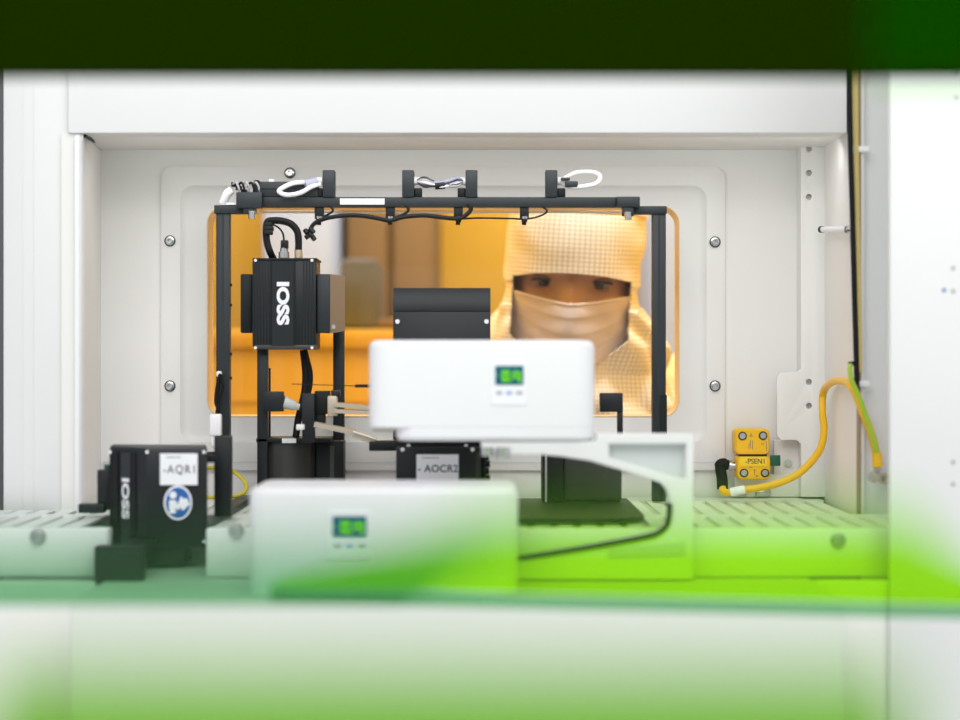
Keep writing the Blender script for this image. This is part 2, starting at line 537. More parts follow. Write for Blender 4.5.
# ------------------------------------------------------------------ sensor mounting frame
fr = thing('mounting_frame', 'black rectangular sensor mounting frame standing before the window', 'frame', (X(440, 1.93), 1.93, SZ))
FD = 1.925
def post(a, b, t, u, d=FD, dep=0.014):
    bm = NB(); w_ = (b - a)
    pbox(bm, a, b, t, u, d, dep, 0.0008)
    # the slot of the extruded profile
    pbox(bm, a + w_ * .42, a + w_ * .58, t + 2, u, d - 0.0004, 0.001)
    return bm
part('post', post(216, 229.5, 212, 501.5), ANOD, fr)
part('post', post(652.5, 666, 212, 501.5), ANOD, fr)
bm = NB(); pbox(bm, 214, 231, 436, 516.3, 1.75, 0.012, 0.001); box(bm, X(215, 1.75), X(230, 1.75), 1.755, 1.94, SZ, SZ + .006)
part('foot', bm, BLACKG, fr)
part('crossbeam', pbox(NB(), 240, 627, 197, 207, FD - 0.006, 0.014, 0.0008), ANOD, fr)
part('corner_bar', pbox(NB(), 214, 248, 205, 213.5, FD - 0.002, 0.014, 0.0008), ANOD, fr)
part('corner_bar', pbox(NB(), 628, 667, 206, 214, FD - 0.002, 0.014, 0.0008), ANOD, fr)
bm = NB(); pbox(bm, 236, 262, 192, 208, FD - 0.012, 0.01, 0.0008); pbox(bm, 243, 256, 205, 214, FD - 0.010, 0.006, .0006)
part('corner_bracket', bm, ANOD, fr)
bm = NB(); pbox(bm, 617, 640, 196.5, 207, FD - 0.012, 0.01, 0.0008); pbox(bm, 622, 634, 206, 216, FD - 0.010, 0.006, .0006)
part('corner_bracket', bm, ANOD, fr)
for px, py in ((628, 215), (252, 214)):
    bm = NB(); cyl(bm, P(px, py - 3, FD - .012), P(px, py + 5, FD - .012), .0035, seg=12); part('clamp_screw', bm, STEEL, fr)
part('name_strip', pbox(NB(), 340, 384.5, 198.5, 204.5, FD - 0.0068, 0.001), LABEL, fr, 'blank white label strip')
for py in (285, 305, 354, 378, 450):
    bm = NB(); cyl(bm, P(229, py, FD + .005), P(232, py, FD + .005), .0014, seg=10); part('screw', bm, BLACK, fr)
bm = NB(); pbox(bm, 660, 667, 395, 497, FD - 0.002, 0.003); part('edge_strip', bm, BLACK, fr)

# sensors along the crossbeam
top = 197
GS = 'upright sensors on the frame crossbeam'
def sensor(px, label, flip, w_=12, top_=170.0):
    o = thing('rail_sensor', label, 'sensor', P(px, top, FD), GS)
    part('sensor_body', pbox(NB(), px - w_ / 2, px + w_ / 2, top_, top, FD - 0.008, 0.018, 0.0008), ANOD, o)
    s = -1 if flip else 1
    bm = NB()
    e = px + s * w_ / 2
    pbox(bm, min(e, e + s * 8), max(e, e + s * 8), 188, 197, FD - 0.004, 0.010, 0.001)
    part('mounting_foot', bm, BLACK, o)
    bm = NB(); cyl(bm, P(e, 181, FD), P(e + s * 7, 181, FD), 0.0042, 0.0036, 14); cyl(bm, P(e + s * 7, 181, FD), P(e + s * 10, 181, FD), 0.0028, seg=12)
    part('plug_socket', bm, WIREW, o, 'white plug socket')
    return o
sensor(328.5, 'upright black sensor on the crossbeam above the vision reader, leftmost of four', True)
sensor(408, 'upright black sensor on the crossbeam, second from the left, facing its twin', False)
sensor(471.5, 'upright black sensor on the crossbeam, third from the left, facing its twin', True)
sensor(551.5, 'upright black sensor on the crossbeam above the worker, with white looped lead', False)

# amplifier block lying on the crossbeam
am = thing('amplifier_block', 'long dark amplifier block lying on the left of the crossbeam', 'amplifier', P(288, 197, FD))
bm = NB(); pbox(bm, 258, 318, 181.5, 196.8, FD - 0.006, 0.016, 0.001); part('amplifier_body', bm, ANOD, am)
bm = NB(); pbox(bm, 254, 259, 180, 197, FD - 0.008, 0.018, 0.0008); part('end_cap', bm, BLACK, am)
bm = NB(); pbox(bm, 259, 318, 188.4, 189.2, FD - 0.0064, 0.001); part('seam_line', bm, BLACK, am)
bm = NB(); pbox(bm, 269, 274, 179.2, 181.6, FD, 0.004); part('status_window', bm, WIREW, am)
bm = NB()
for i in range(7):
    y = 182 + (i % 4) * 3.6; x = 231 + (i * 5.3) % 22
    pbox(bm, x, x + 5, y, y + 4.4, FD - 0.002 - 0.001 * (i % 3), 0.008, 0.0006)
part('terminal_row', bm, BLACK, am)
for i in range(5):
    bm = NB(); x = 233 + i * 5
    tube(bm, [P(x, 184 + (i % 2) * 3, FD - .004), P(x + 3, 182.5, FD - .008), P(x + 6, 189 - i % 3, FD - .008), P(x + 5, 195, FD - .004)], 0.0011, 6)
    part('jumper_wire', bm, BLACK if i % 2 else DOTG, am)
bm = NB(); tube(bm, [P(223, 203, FD), P(227, 194, FD - .003), P(232, 190, FD - .003)], 0.0042, 10); part('white_plug', bm, WIREW, am, 'white plug at the terminal end')
bm = NB(); pbox(bm, 226, 240, 202.6, 204.8, FD - 0.003, 0.006); part('plug_base', bm, WIREW, am)

def wire(name, pts, d, r, mat, label, cat='cable', group=None, n=8, seg=8):
    bm = NB()
    tube(bm, [P(p[0], p[1], d + (p[2] if len(p) > 2 else 0)) for p in pts], r, seg, n)
    return solo(name, bm, mat, label, cat, group)

# looped leads between the sensors
w1 = wire('sensor_lead', [(317, 181, 0), (306, 182, -.006), (294, 183, -.01), (284, 187, -.012), (279, 191.5, -.012), (287, 195, -.012), (300, 193, -.012), (311, 187, -.01), (320, 184, -.004)],
     FD - .004, 0.0022, WIREW, 'white looped lead hanging in front of the amplifier block')
bm = NB(); cyl(bm, P(305, 184, FD - .012), P(317, 181, FD - .008), .0042, seg=12); part('lilac_plug', bm, WIREL, w1, 'lilac plug body')
w2 = wire('sensor_lead', [(562, 183, 0), (572, 187, -.006), (585, 186, -.008), (597, 183, -.008), (600, 176, -.008), (592, 172, -.008), (577, 172.5, -.006), (567, 177, -.004), (560, 181, 0)],
     FD - .002, 0.0021, WIREW, 'white looped lead beside the sensor above the worker')
bm = NB(); pbox(bm, 565, 578, 181, 187, FD - .012, 0.006, 0.001); part('plug', bm, ANOD, w2)
bm = NB(); pbox(bm, 561, 570, 177.5, 180.5, FD - .012, 0.005, 0.0008); part('plug', bm, ANOD, w2)
tw = thing('twisted_lead', 'knotted lilac and grey wire bundle between the two facing sensors', 'cable', P(440, 190, FD))
for i, (y0, mid, y1, mt) in enumerate(((179, 187, 182, WIREL), (183, 182.5, 178, WIREL), (180, 184, 186, DOTG), (186, 185.5, 180, GREYD), (178, 184.5, 184, GREYD), (182, 186.5, 183, WIREW))):
    bm = NB()
    tube(bm, [P(417, 181, FD - .002), P(424, y0, FD - .006 - .001 * (i % 3)), P(432, (y0 + mid) / 2, FD - .008), P(440, mid, FD - .006 - .002 * (i % 2)),
              P(449, (mid + y1) / 2 + .5, FD - .008), P(457, y1, FD - .006), P(463, 181, FD - .002)], 0.0016, 8)
    part('wire', bm, mt, tw)
bm = NB(); cyl(bm, P(435, 185.4, FD - .006), P(445, 184.6, FD - .006), 0.0042, seg=10); part('cable_tie', bm, BLACKG, tw)

# cable clips under the crossbeam
clip0 = None
for px, label in ((319, 'black cable clip under the crossbeam, leftmost of four'), (390, 'black cable clip under the crossbeam below the blank label strip'),
                  (458, 'black cable clip under the crossbeam, second from the right'), (524, 'black cable clip under the crossbeam in front of the white hood')):
    if clip0 is None:
        clip0 = thing('cable_clip', label, 'cable clip', P(319, 224, FD), 'cable clips under the crossbeam')
        part('clip_body', pbox(NB(), 314.5, 323.5, 206.5, 219, FD - 0.004, 0.010, 0.0008), BLACK, clip0)
        part('clip_jaw', pbox(NB(), 316, 322, 218.5, 221.5, FD - 0.005, 0.010, 0.0006), BLACK, clip0)
        bm = NB(); cyl(bm, P(319, 221, FD), P(319, 225, FD), .0022, seg=10); part('clip_stud', bm, BLACK, clip0)
        bm = NB(); disc(bm, P(318, 217.5, FD - .0045), .0013, .0006, 10); disc(bm, P(320.6, 217.5, FD - .0045), .0013, .0006, 10)
        part('rivet', bm, STEEL, clip0)
    else:
        dup(clip0, ((px - 319) * FD / F, 0, 0), label)
wire('harness_cable', [(308, 235), (313, 225), (322, 219.5), (340, 216), (358, 215.5), (376, 218), (390, 220.5), (404, 217), (424, 215.5), (442, 217.5), (458, 218.5), (466, 215), (471, 209), (468, 204)],
     FD - .008, 0.0021, BLACK, 'thick black cable harness sagging from clip to clip under the crossbeam')
wire('thin_lead', [(458, 219), (480, 218), (510, 218.5), (526, 219), (540, 216), (547, 211), (541, 206)], FD - .004, 0.0009, BLACK, 'thin black lead running to the rightmost cable clip')
wire('clip_lead', [(322, 217), (329, 214), (333, 210), (329, 205)], FD - .006, 0.0011, BLACK, 'short black lead curling up beside the leftmost cable clip')
wire('clip_lead', [(394, 218), (403, 214.5), (408.5, 210), (405, 205)], FD - .006, 0.0013, BLACK, 'short black lead curling up beside the clip below the label strip')
cb = thing('connector_bunch', 'black connector bunch at the left end of the cable harness', 'connector', P(309, 238, FD - .01))
for i, (x, y) in enumerate(((305, 230), (309, 233), (312, 236), (306, 235), (311, 229))):
    bm = NB(); cyl(bm, P(x, y, FD - .010 - .002 * (i % 2)), P(x + 2.5, y + 3.5, FD - .012), .0024, seg=10); part('plug', bm, BLACK if i % 2 else BLACKG, cb)

# ------------------------------------------------------------------ vision reader (left of window)
RD = 1.89
vr = thing('vision_reader', 'black ribbed vision reader with white vertical lettering hanging at the left of the window', 'reader', P(284, 350, RD))
bm = NB(); pbox(bm, 252.5, 316, 260, 347, RD, 0.05, 0.001)
for a in (252.5, 255.5, 258.5, 261.5, 264.5, 267.5, 303, 306, 309, 312):
    pbox(bm, a, a + 1.4, 261, 346, RD - 0.0006, 0.002)
pbox(bm, 272, 293.5, 261, 346, RD - 0.0012, 0.002)
part('reader_body', bm, BLACKG, vr)
bm = NB(); pbox(bm, 270, 271.4, 260.5, 346, RD - 0.0014, 0.002); pbox(bm, 294, 295.4, 260.5, 346, RD - 0.0014, 0.002); part('groove', bm, BLACK, vr)
part('lettering', text_bm('IOSS', 12.6 * RD / F, P(283, 303.5, RD - 0.0016), roll=-PI / 2, xs=1.36, bold=0.05, space=1.02), PRINTW, vr, 'white lettering')
bm = NB(); pbox(bm, 252.5, 317, 258, 260.5, RD - 0.001, 0.052, 0.0006); part('top_cap', bm, BLACK, vr)
bm = NB(); pbox(bm, 254, 316, 345, 349.5, RD - 0.001, 0.05, 0.0006); part('bottom_cap', bm, GREYD, vr)
for px, py in ((255.5, 260.3), (312, 260.3), (255.5, 347.8), (312, 347.8)):
    bm = NB(); disc(bm, P(px, py, RD - .001), 1.5 * RD / F, .0006, 12); part('screw', bm, PRINTW, vr)
part('side_wing', pbox(NB(), 240.5, 252, 274, 333, RD + 0.012, 0.014, 0.001), BLACK, vr)
part('side_wing', pbox(NB(), 317, 330, 274, 333, RD + 0.004, 0.02, 0.001), ANOD, vr)
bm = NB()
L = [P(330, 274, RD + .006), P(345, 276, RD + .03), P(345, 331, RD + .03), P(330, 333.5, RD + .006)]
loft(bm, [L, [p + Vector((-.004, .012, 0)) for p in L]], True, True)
part('side_plate', bm, TANM, vr, 'tan side plate')
bm = NB(); disc(bm, P(333.5, 327, RD + .010), .0022, .0012, 12); part('side_screw', bm, STEEL, vr)
bm = NB(); cyl(bm, P(284, 258, RD + .02), P(284, 252, RD + .02), .0052, seg=16); cyl(bm, P(284, 252, RD + .02), P(284, 248, RD + .02), .0040, seg=14); part('connector_socket', bm, STEEL, vr)
bm = NB(); pbox(bm, 280.5, 288, 240, 248.5, RD + 0.016, 0.008, 0.001); part('connector_cap', bm, BLACK, vr)
bm = NB(); cyl(bm, P(298.5, 258, RD + .02), P(298.5, 250, RD + .02), .0040, seg=16); part('connector_socket', bm, BRASS, vr)
wire('reader_cable', [(298.5, 251), (298.5, 240), (297, 231), (291, 224), (282, 221), (273, 220.5), (267.5, 222), (266, 230), (267, 242), (270, 252), (274, 260, .01)], RD + .02, .0034, RUBBER,
     'thick black cable arching over the top of the vision reader')
wire('signal_wire', [(284, 242), (283, 234), (279, 228), (272, 224)], RD + .018, .0009, RUBBER, 'thin black wire rising from the capped connector of the vision reader')
bm = NB()
for k, y in enumerate((222, 226, 230)):
    pbox(bm, 264 - k % 2, 272 + k % 2, y, y + 4.5, RD + .014, .012, .001)
solo('cable_tie', bm, BLACK, 'black cable tie bundling the cable left of the reader connectors', 'cable tie')

# stand that carries the vision reader: two uprights and a drum
st = thing('reader_stand', 'black two-legged stand with dark drum base under the vision reader', 'stand', (X(300, 1.94), 1.94, SZ))
SD = 1.925
part('drum', cyl(NB(), (X(287, 1.93), 1.935, SZ), (X(287, 1.93), 1.935, Z(441, 1.91)), 0.029, seg=40), GREYD, st)
bm = NB(); pbox(bm, 316, 343.5, 441, 505, SD, 0.03, 0.001); part('base_block', bm, BLACK, st)
bm = NB(); pbox(bm, 330, 334, 446, 498, SD - 0.001, 0.002); part('block_groove', bm, GREYD, st)
bm = NB(); pbox(bm, 257, 267.5, 340, 500, SD - 0.022, 0.012, 0.0008); part('upright', bm, BLACKG, st)
bm = NB(); pbox(bm, 266, 270, 368, 440, SD + 0.0, 0.008); part('upright_edge', bm, BLACK, st)
bm = NB(); pbox(bm, 333, 344, 330, 500, SD + 0.032, 0.012, 0.0008); part('upright', bm, BLACKG, st)
bm = NB(); pbox(bm, 256, 330, 438, 442.5, SD - 0.022, 0.05, 0.001); part('base_flange', bm, BLACK, st)
bm = NB(); pbox(bm, 282, 296, 438.5, 443, SD - 0.024, 0.004); part('flange_plate', bm, POCKET, st)
# flat cable hanging down between the uprights
bm = NB()
pts = [P(303, 350, RD + .03), P(304.5, 362, RD + .03), P(305.5, 374, RD + .03), P(305, 388, RD + .03), P(302, 404, RD + .028), P(298, 420, RD + .024), P(296, 437, RD + .02)]
tube(bm, pts, 0.0033, 10, 6); 
tube(bm, [p + Vector((.0045 * (1 - abs(i - 2.4) / 3), 0.003, 0)) for i, p in enumerate(pts)], 0.003, 10, 6)
solo('hanging_cable', bm, RUBBER, 'black double cable hanging from the underside of the vision reader', 'cable')

# wafer clamps between the uprights
wc = thing('wafer_clamp', 'black block clamp with pale roller on the left upright of the reader stand', 'clamp', P(273, 411, SD - .03))
part('clamp_block', pbox(NB(), 263, 283, 391.5, 411.5, SD - 0.036, 0.013, 0.0008), BLACKG, wc)
bm = NB(); cyl(bm, P(283, 402, SD - .03), P(295, 406, SD - .026), .006, .0045, seg=18); part('roller', bm, POCKET, wc)
bm = NB(); cyl(bm, P(295, 406, SD - .026), P(299, 407, SD - .025), .0032, seg=14); part('roller_tip', bm, PANELM, wc)
ws = thing('clamp_stop', 'black upright stop plate with side block beside the warm metal arm', 'clamp', P(313, 441, SD - .035))
part('stop_plate', pbox(NB(), 302, 314.5, 393.5, 443, SD - 0.045, 0.012, 0.0008), BLACKG, ws)
part('stop_block', pbox(NB(), 314.5, 329.5, 391, 414, SD - 0.036, 0.014, 0.0008), BLACK, ws)
part('stop_foot', pbox(NB(), 314.5, 325, 413, 428, SD - 0.034, 0.012, 0.0008), BLACK, ws)

def bar(bm, a, b, h, dep):
    """sloping bar between two points, h tall, dep deep"""
    a, b = Vector(a), Vector(b)
    t = (b - a).normalized()
    n_ = t.cross(Vector((0, 1, 0))).normalized()
    L = [Vector((0, 0, 0))] * 0
    l0 = [a - n_ * h / 2, a + n_ * h / 2, a + n_ * h / 2 + Vector((0, dep, 0)), a - n_ * h / 2 + Vector((0, dep, 0))]
    l1 = [p + (b - a) for p in l0]
    loft(bm, [l0, l1], True, True)
    return bm

u1 = thing('end_effector_arm', 'upper warm metal fork arm reaching behind the white controller housing', 'robot arm', P(348, 415, 1.86))
bm = NB(); pbox(bm, 327.5, 337, 396, 416, 1.86, 0.01, 0.0008); part('arm_bracket', bm, WARMM, u1)
bm = NB(); bar(bm, P(334, 404.5, 1.858), P(385, 409.5, 1.858), 4.2 * .93 / 1000, .02); bar(bm, P(334, 411, 1.858), P(385, 413.5, 1.858), 4.0 * .93 / 1000, .02); part('fork_finger', bm, WARMM, u1)
bm = NB(); pbox(bm, 331, 340, 390, 397, 1.862, 0.008, 0.001); part('arm_knob', bm, BLACKG, u1)
u2 = thing('end_effector_arm', 'lower warm metal fork arm sloping down to a black block', 'robot arm', P(345, 440, 1.85))
bm = NB(); bar(bm, P(314, 424.5, 1.85), P(354, 432.5, 1.85), 5.0 * .92 / 1000, .018); bar(bm, P(353, 434, 1.849), P(375, 441.5, 1.849), 7 * .92 / 1000, .018); part('fork_finger', bm, WARMM, u2)
bm = NB(); bar(bm, P(353, 431.5, 1.846), P(376, 438.8, 1.846), 1.6 * .92 / 1000, .004); part('finger_ridge', bm, PANELM, u2)
bm = NB(); pbox(bm, 296, 304, 424.5, 430, 1.853, 0.01, 0.001); part('finger_tip', bm, CAST, u2)
bm = NB(); pbox(bm, 369, 396, 441.5, 451, 1.846, 0.03, 0.001); part('arm_block', bm, BLACK, u2)
bm = NB(); pbox(bm, 355, 372, 384.5, 387.5, 1.87, 0.01)
cyl(bm, P(292, 384, 1.87), P(356, 386, 1.87), .0004, seg=6)
solo('probe_rod', bm, BLACK, 'tiny black probe rod in front of the amber pane left of the white housing', 'probe')

# white plug and thin cable on the left frame post
pl = thing('post_connector', 'white plug connector clipped to the left post of the frame', 'connector', P(215, 448, 1.90))
bm = NB(); pbox(bm, 209.5, 221, 414, 436, 1.90, 0.01, 0.0015); part('plug_body', bm, WIREW, pl)
bm = NB(); pbox(bm, 211, 219, 436, 447, 1.902, 0.008, 0.0012); part('plug_collar', bm, PANELM, pl)
bm = NB(); pbox(bm, 207, 214, 452, 461, 1.90, 0.01, .001); part('plug_latch', bm, BLACK, pl)
wire('post_cable', [(221, 374), (219, 380), (217, 392), (216.5, 402), (218, 408), (217, 416)], 1.915, .0022, RUBBER, 'thin black cable running down the left post into a white plug')
wire('post_lead', [(221, 378), (223, 388), (219, 400), (217, 410)], 1.912, .0013, RUBBER, 'second thin black lead twisted beside the cable on the left post')
bm = NB(); pbox(bm, 216, 221.5, 371, 377, 1.915, .006, .0016)
solo('cable_tag', bm, WIREW, 'tiny white tag at the top of the cable on the left post', 'tag')
wire('yellow_cable', [(205, 468), (216, 468, .02), (232, 471, .04), (244, 481, .04), (246, 490, .03), (238, 495.5, .02), (222, 497, .01), (206, 497.5)], 1.87, .0020, pm('olive_yellow', (.55, .47, .03), .4),
     'yellow-green cable looping behind the lower left frame post')

# ------------------------------------------------------------------ dark sensor head above the controller housing
dh = thing('wide_sensor', 'dark wide sensor box rising behind the upper white controller housing', 'sensor', P(442, 497, 1.88))
bm = NB()
prof = [(287.5, .004), (289, 0.0005), (311, 0.0), (312.0, .0012), (312.6, 0.0), (440, 0.0)]
box(bm, X(393, 1.87), X(490.5, 1.87), 1.87, 1.91, Z(440, 1.87), Z(311.5, 1.87), .0008)
L0 = [Vector((X(393, 1.87), y, z)) for y, z in ((1.87, Z(311, 1.87)), (1.87, Z(298, 1.87)), (1.876, Z(288, 1.876)), (1.91, Z(288, 1.876)), (1.91, Z(311, 1.87)))]
L1 = [Vector((X(490.5, 1.87), p.y, p.z)) for p in L0]
loft(bm, [L0, L1], True, True)
part('head_body', bm, BLACKG, dh)
bm = NB(); box(bm, X(393, 1.87) + .001, X(490.5, 1.87) - .001, 1.874, 1.905, Z(312, 1.87), Z(310.5, 1.87)); part('lid_seam', bm, BLACK, dh)
for px in (397.5, 486.5):
    bm = NB(); disc(bm, P(px, 321.5, 1.8698), 2.3 * 1.87 / F, .0012, 16); part('screw', bm, PRINTW, dh)
bm = NB(); pbox(bm, 400, 480, 440, 500, 1.875, .03); part('pedestal', bm, BLACK, dh)

# ------------------------------------------------------------------ white controller housings
def rrxy(x0, x1, y0, y1, r, z, n=8):
    return [Vector((p.x, p.z, z)) for p in rr(x0, x1, y0, y1, r, 0, n)]

def housing_body(a, b, t, u, d, dep, rpx, notch):
    x0, x1 = X(a, d), X(b, d)
    zt, zb = Z(t, d), Z(u, d)
    r = rpx * d / F
    bm = NB()
    zn = zb + (notch[1] * d / F if notch else 0)
    bv = .006
    loops = []
    for k in range(5):
        q = (k / 4) * PI / 2
        i_ = bv * (1 - math.cos(q)); zz = zn + bv * (1 - math.sin(q)) if False else None
    seq = []
    seq.append((zn if notch else zb, 0.0015)); seq.append(((zn if notch else zb) + .0015, 0))
    for k in range(6):
        q = k / 5 * PI / 2
        seq.append((zt - bv + bv * math.sin(q), bv * (1 - math.cos(q))))
    loft(bm, [rrxy(x0 + i_, x1 - i_, d + i_, d + dep - i_, max(r - i_, .002), z_) for z_, i_ in seq], True, True)
    if notch:
        xn = x0 + notch[0] * d / F
        loft(bm, [rrxy(xn + i_, x1 - i_, d + i_, d + dep - i_, max(r - i_, .002), z_) for z_, i_ in ((zb, .003), (zb + .003, 0), (zn + .001, 0))], True, True)
    return bm

def display(o, a, b, t, u, d, buttons=True):
    """small control display: white bezel, dark screen, green readout, buttons"""
    W_, H_ = b - a, u - t
    bm = NB(); loft(bm, [rrp(a, b, t, u, 2.5, d, d + .001), rrp(a, b, t, u, 2.5, d, d - .0006), rrp(a + .8, b - .8, t + .8, u - .8, 2, d, d - .0012)], False, True)
    bz = part('display_bezel', bm, LABEL, o, 'white display bezel')
    sa, sb, s0, s1 = a + W_ * .13, b - W_ * .10, t + H_ * .12, t + H_ * .54
    bm = NB(); loft(bm, [rrp(sa, sb, s0, s1, 1.2, d, d - .001), rrp(sa, sb, s0, s1, 1.2, d, d - .0018)], False, True)
    sc = part('screen', bm, SCREEN, bz)
    bm = NB()
    h_ = s1 - s0; w_ = sb - sa
    # blocky lit segments of the green readout
    for x0, x1, y0, y1 in ((.02, .09, .45, .55), (.22, .30, .22, .82), (.30, .46, .22, .50), (.44, .52, .22, .86), (.28, .50, .56, .86), (.54, .58, .70, .86),
                           (.60, .68, .30, .72), (.68, .82, .24, .44), (.80, .92, .30, .86), (.66, .82, .52, .66)):
        pbox(bm, sa + w_ * x0, sa + w_ * x1, s0 + h_ * y0, s0 + h_ * y1, d - .0022, .0004)
    part('readout', bm, SCREENG, bz)
    for k, mt in enumerate((DOTG, DOTB, DOTG)):
        bm = NB(); x = sa + w_ * (.14 + .36 * k)
        pbox(bm, x - w_ * .11, x + w_ * .11, t + H_ * .68, t + H_ * .76, d - .0016, .0008, .0003)
        part('button', bm, mt, bz)

D1 = 1.60
h1 = thing('controller_housing', 'white rounded controller housing with small display, in front of the worker', 'controller', P(482, 441, D1 + .05), 'white controller housings')
part('housing_shell', housing_body(368, 595.5, 340, 441, D1, 0.10, 22, (27, 12.5)), PLASTIC, h1)
display(h1, 490.5, 527, 360.5, 405.5, D1)
bm = NB(); pbox(bm, 372, 396, 428.5, 431.5, D1 + .01, .06, .001); part('notch_plate', bm, WARMM, h1)
D2 = 1.50
h2 = thing('controller_housing', 'white rounded controller housing with display, nearest and half veiled by green acrylic', 'controller', P(383, 600, D2 + .05), 'white controller housings')
part('housing_shell', housing_body(247.5, 518.5, 488, 597.2, D2, 0.11, 20, None), PLASTIC, h2)
display(h2, 327, 371, 510, 558, D2)

# ------------------------------------------------------------------ character reader under the upper housing
D3 = 1.765
a2 = thing('code_reader', 'black code reader with white tag between the two white housings', 'reader', P(440, 510, D3 + .03))
bm = NB(); pbox(bm, 396, 481, 447, 515, D3, .05, .0012); part('reader_body', bm, BLACKG, a2)
bm = NB(); pbox(bm, 393, 483, 441, 448, D3 + .012, .045, .001); part('reader_cap', bm, BLACK, a2)
for px, py, yy in ((402.5, 449.5, -.0006), (408.5, 446, .011), (466, 446, .011), (472.5, 449.5, -.0006)):
    bm = NB(); cyl(bm, P(px, py, D3 + yy), P(px, py, D3 + yy + .004), .0018, seg=12); part('screw', bm, PRINTW, a2)
tg = part('name_tag', pbox(NB(), 416.5, 458.5, 454.5, 483, D3 - .0012, .001), LABEL, a2, 'white tag with grey lettering')
part('lettering', text_bm('- AOCR2', 7.6 * D3 / F, P(438, 468.5, D3 - .0013), xs=0.95, bold=0.015, space=1.06), INK, tg)
bm = NB(); pbox(bm, 422, 439, 457.2, 458.4, D3 - .00135, .0003); part('small_print', bm, DOTG, tg)
bm = NB()
for k in range(4):
    cyl(bm, P(481, 457 + 7 * k, D3 + .02), P(489 + (k % 2), 457 + 7 * k, D3 + .02), .0030, seg=10)
pbox(bm, 481, 486, 454, 482, D3 + .014, .012, .001)
part('connector_row', bm, BLACK, a2)
bm = NB(); pbox(bm, 476, 480, 453, 480, D3 - .0008, .002, .0006); part('connector_plate', bm, GREYD, a2)

# ------------------------------------------------------------------ white C-shaped cast bracket
D4 = 1.604
cbk = thing('cast_bracket', 'white cast C-shaped bracket right of the white housings with trapezoid pocket', 'bracket', P(640, 590, D4))
def arc(cx, cy, r, a0, a1, n=6):
    return [(cx + r * math.cos(math.radians(a0 + (a1 - a0) * k / n)), cy - r * math.sin(math.radians(a0 + (a1 - a0) * k / n))) for k in range(n + 1)]
outer = [(481, 441.5), (596, 441.5), (597, 434), (693.5, 434), (693.5, 580), (600, 580), (500, 580), (500, 559), (546, 553), (640, 536)]
outer += arc(656, 520, 13, -70, 0, 5) + arc(650, 499, 19, 0, 62, 5)
outer += [(622, 470.5), (590, 461), (560, 456.5), (542, 455), (481, 455)]
pocket = [(609, 444), (686, 444), (686, 478.5), (676, 478), (609, 457.5)]
bm = NB(); plate(bm, [PP(outer, D4), PP(pocket, D4)], D4, D4 + .022, .0014)
part('bracket_body', bm, CAST, cbk)
bm = NB(); plate(bm, [PP([(606, 441), (689, 441), (689, 482), (606, 461)], D4)], D4 + .010, D4 + .014); part('pocket_floor', bm, POCKET, cbk)
bm = NB(); tube(bm, [P(a_, b_, D4 - .001) for a_, b_ in ((497, 561), (520, 558), (546, 554), (600, 545), (640, 537.5), (656, 533.5), (666, 526), (669, 516), (669.5, 503))], .0022, 8, 5); part('shade_strip', bm, RUBBER, cbk, 'dark strip put in for the shade along the lower arm')  # dark tube added for the shade along the arm's inner edge
bm = NB(); plate(bm, [PP([(608, 549), (685, 541), (685, 556), (608, 558)], D4)], D4 - .0012, D4 + .001, .0005); part('lower_rib', bm, POCKET, cbk)
bm = NB(); box(bm, X(483, D4), X(594, D4), D4 + .02, D4 + .095, Z(455, D4), Z(441.5, D4), .001); part('carrier_arm', bm, CAST, cbk)
bm = NB(); cyl(bm, P(503, 447, D4 - .002), P(503, 458, D4 - .002), .0055, seg=18); cyl(bm, P(487, 447, D4 - .002), P(487, 456, D4 - .002), .005, seg=18)
part('arm_pin', bm, STEEL, cbk)

mt_ = thing('motor_block', 'black motor block standing inside the opening of the white cast bracket', 'motor', P(582, 512, 1.86))
bm = NB(); pbox(bm, 542.5, 563, 450, 502.5, 1.855, .05, .001); part('motor_face', bm, BLACK, mt_)
bm = NB(); pbox(bm, 562, 622, 450, 502, 1.86, .045, .004, 4); part('motor_case', bm, GREYD, mt_)
bm = NB(); pbox(bm, 545, 547, 455, 502, 1.8545, .001); part('motor_edge', bm, DOTG, mt_)
bx0, bx1, by0, by1 = X(500, 1.75), X(640, 1.75), 1.672, 1.91
bm = NB(); rb = .035
fl = [Vector((bx0, by1, 0)), Vector((bx0, by0, 0))] + [Vector((bx1 - rb + rb * math.cos(math.radians(q)), by0 + rb + rb * math.sin(math.radians(q)), 0)) for q in range(-90, 1, 10)] + [Vector((bx1, by1, 0))]
loft(bm, [[p + Vector((0, 0, SZ + .0002)) for p in fl], [p + Vector((0, 0, SZ + .005)) for p in fl]], True, True)
solo('fork_blade', bm, BLACK, 'black round-ended blade lying on the shelf under the motor block', 'blade')

sb = thing('stop_bracket', 'small black angle bracket right of the upper white housing', 'bracket', P(611, 440, 1.86))
bm = NB(); pbox(bm, 600, 623, 393, 412, 1.86, .012, .0006); part('bracket_head', bm, BLACKG, sb)
bm = NB(); pbox(bm, 617.5, 623, 411, 437, 1.862, .010, .0006); part('bracket_leg', bm, BLACKG, sb)
bm = NB(); pbox(bm, 597.5, 601.5, 408, 411, 1.862, .006); part('bracket_pin', bm, STEEL, sb)

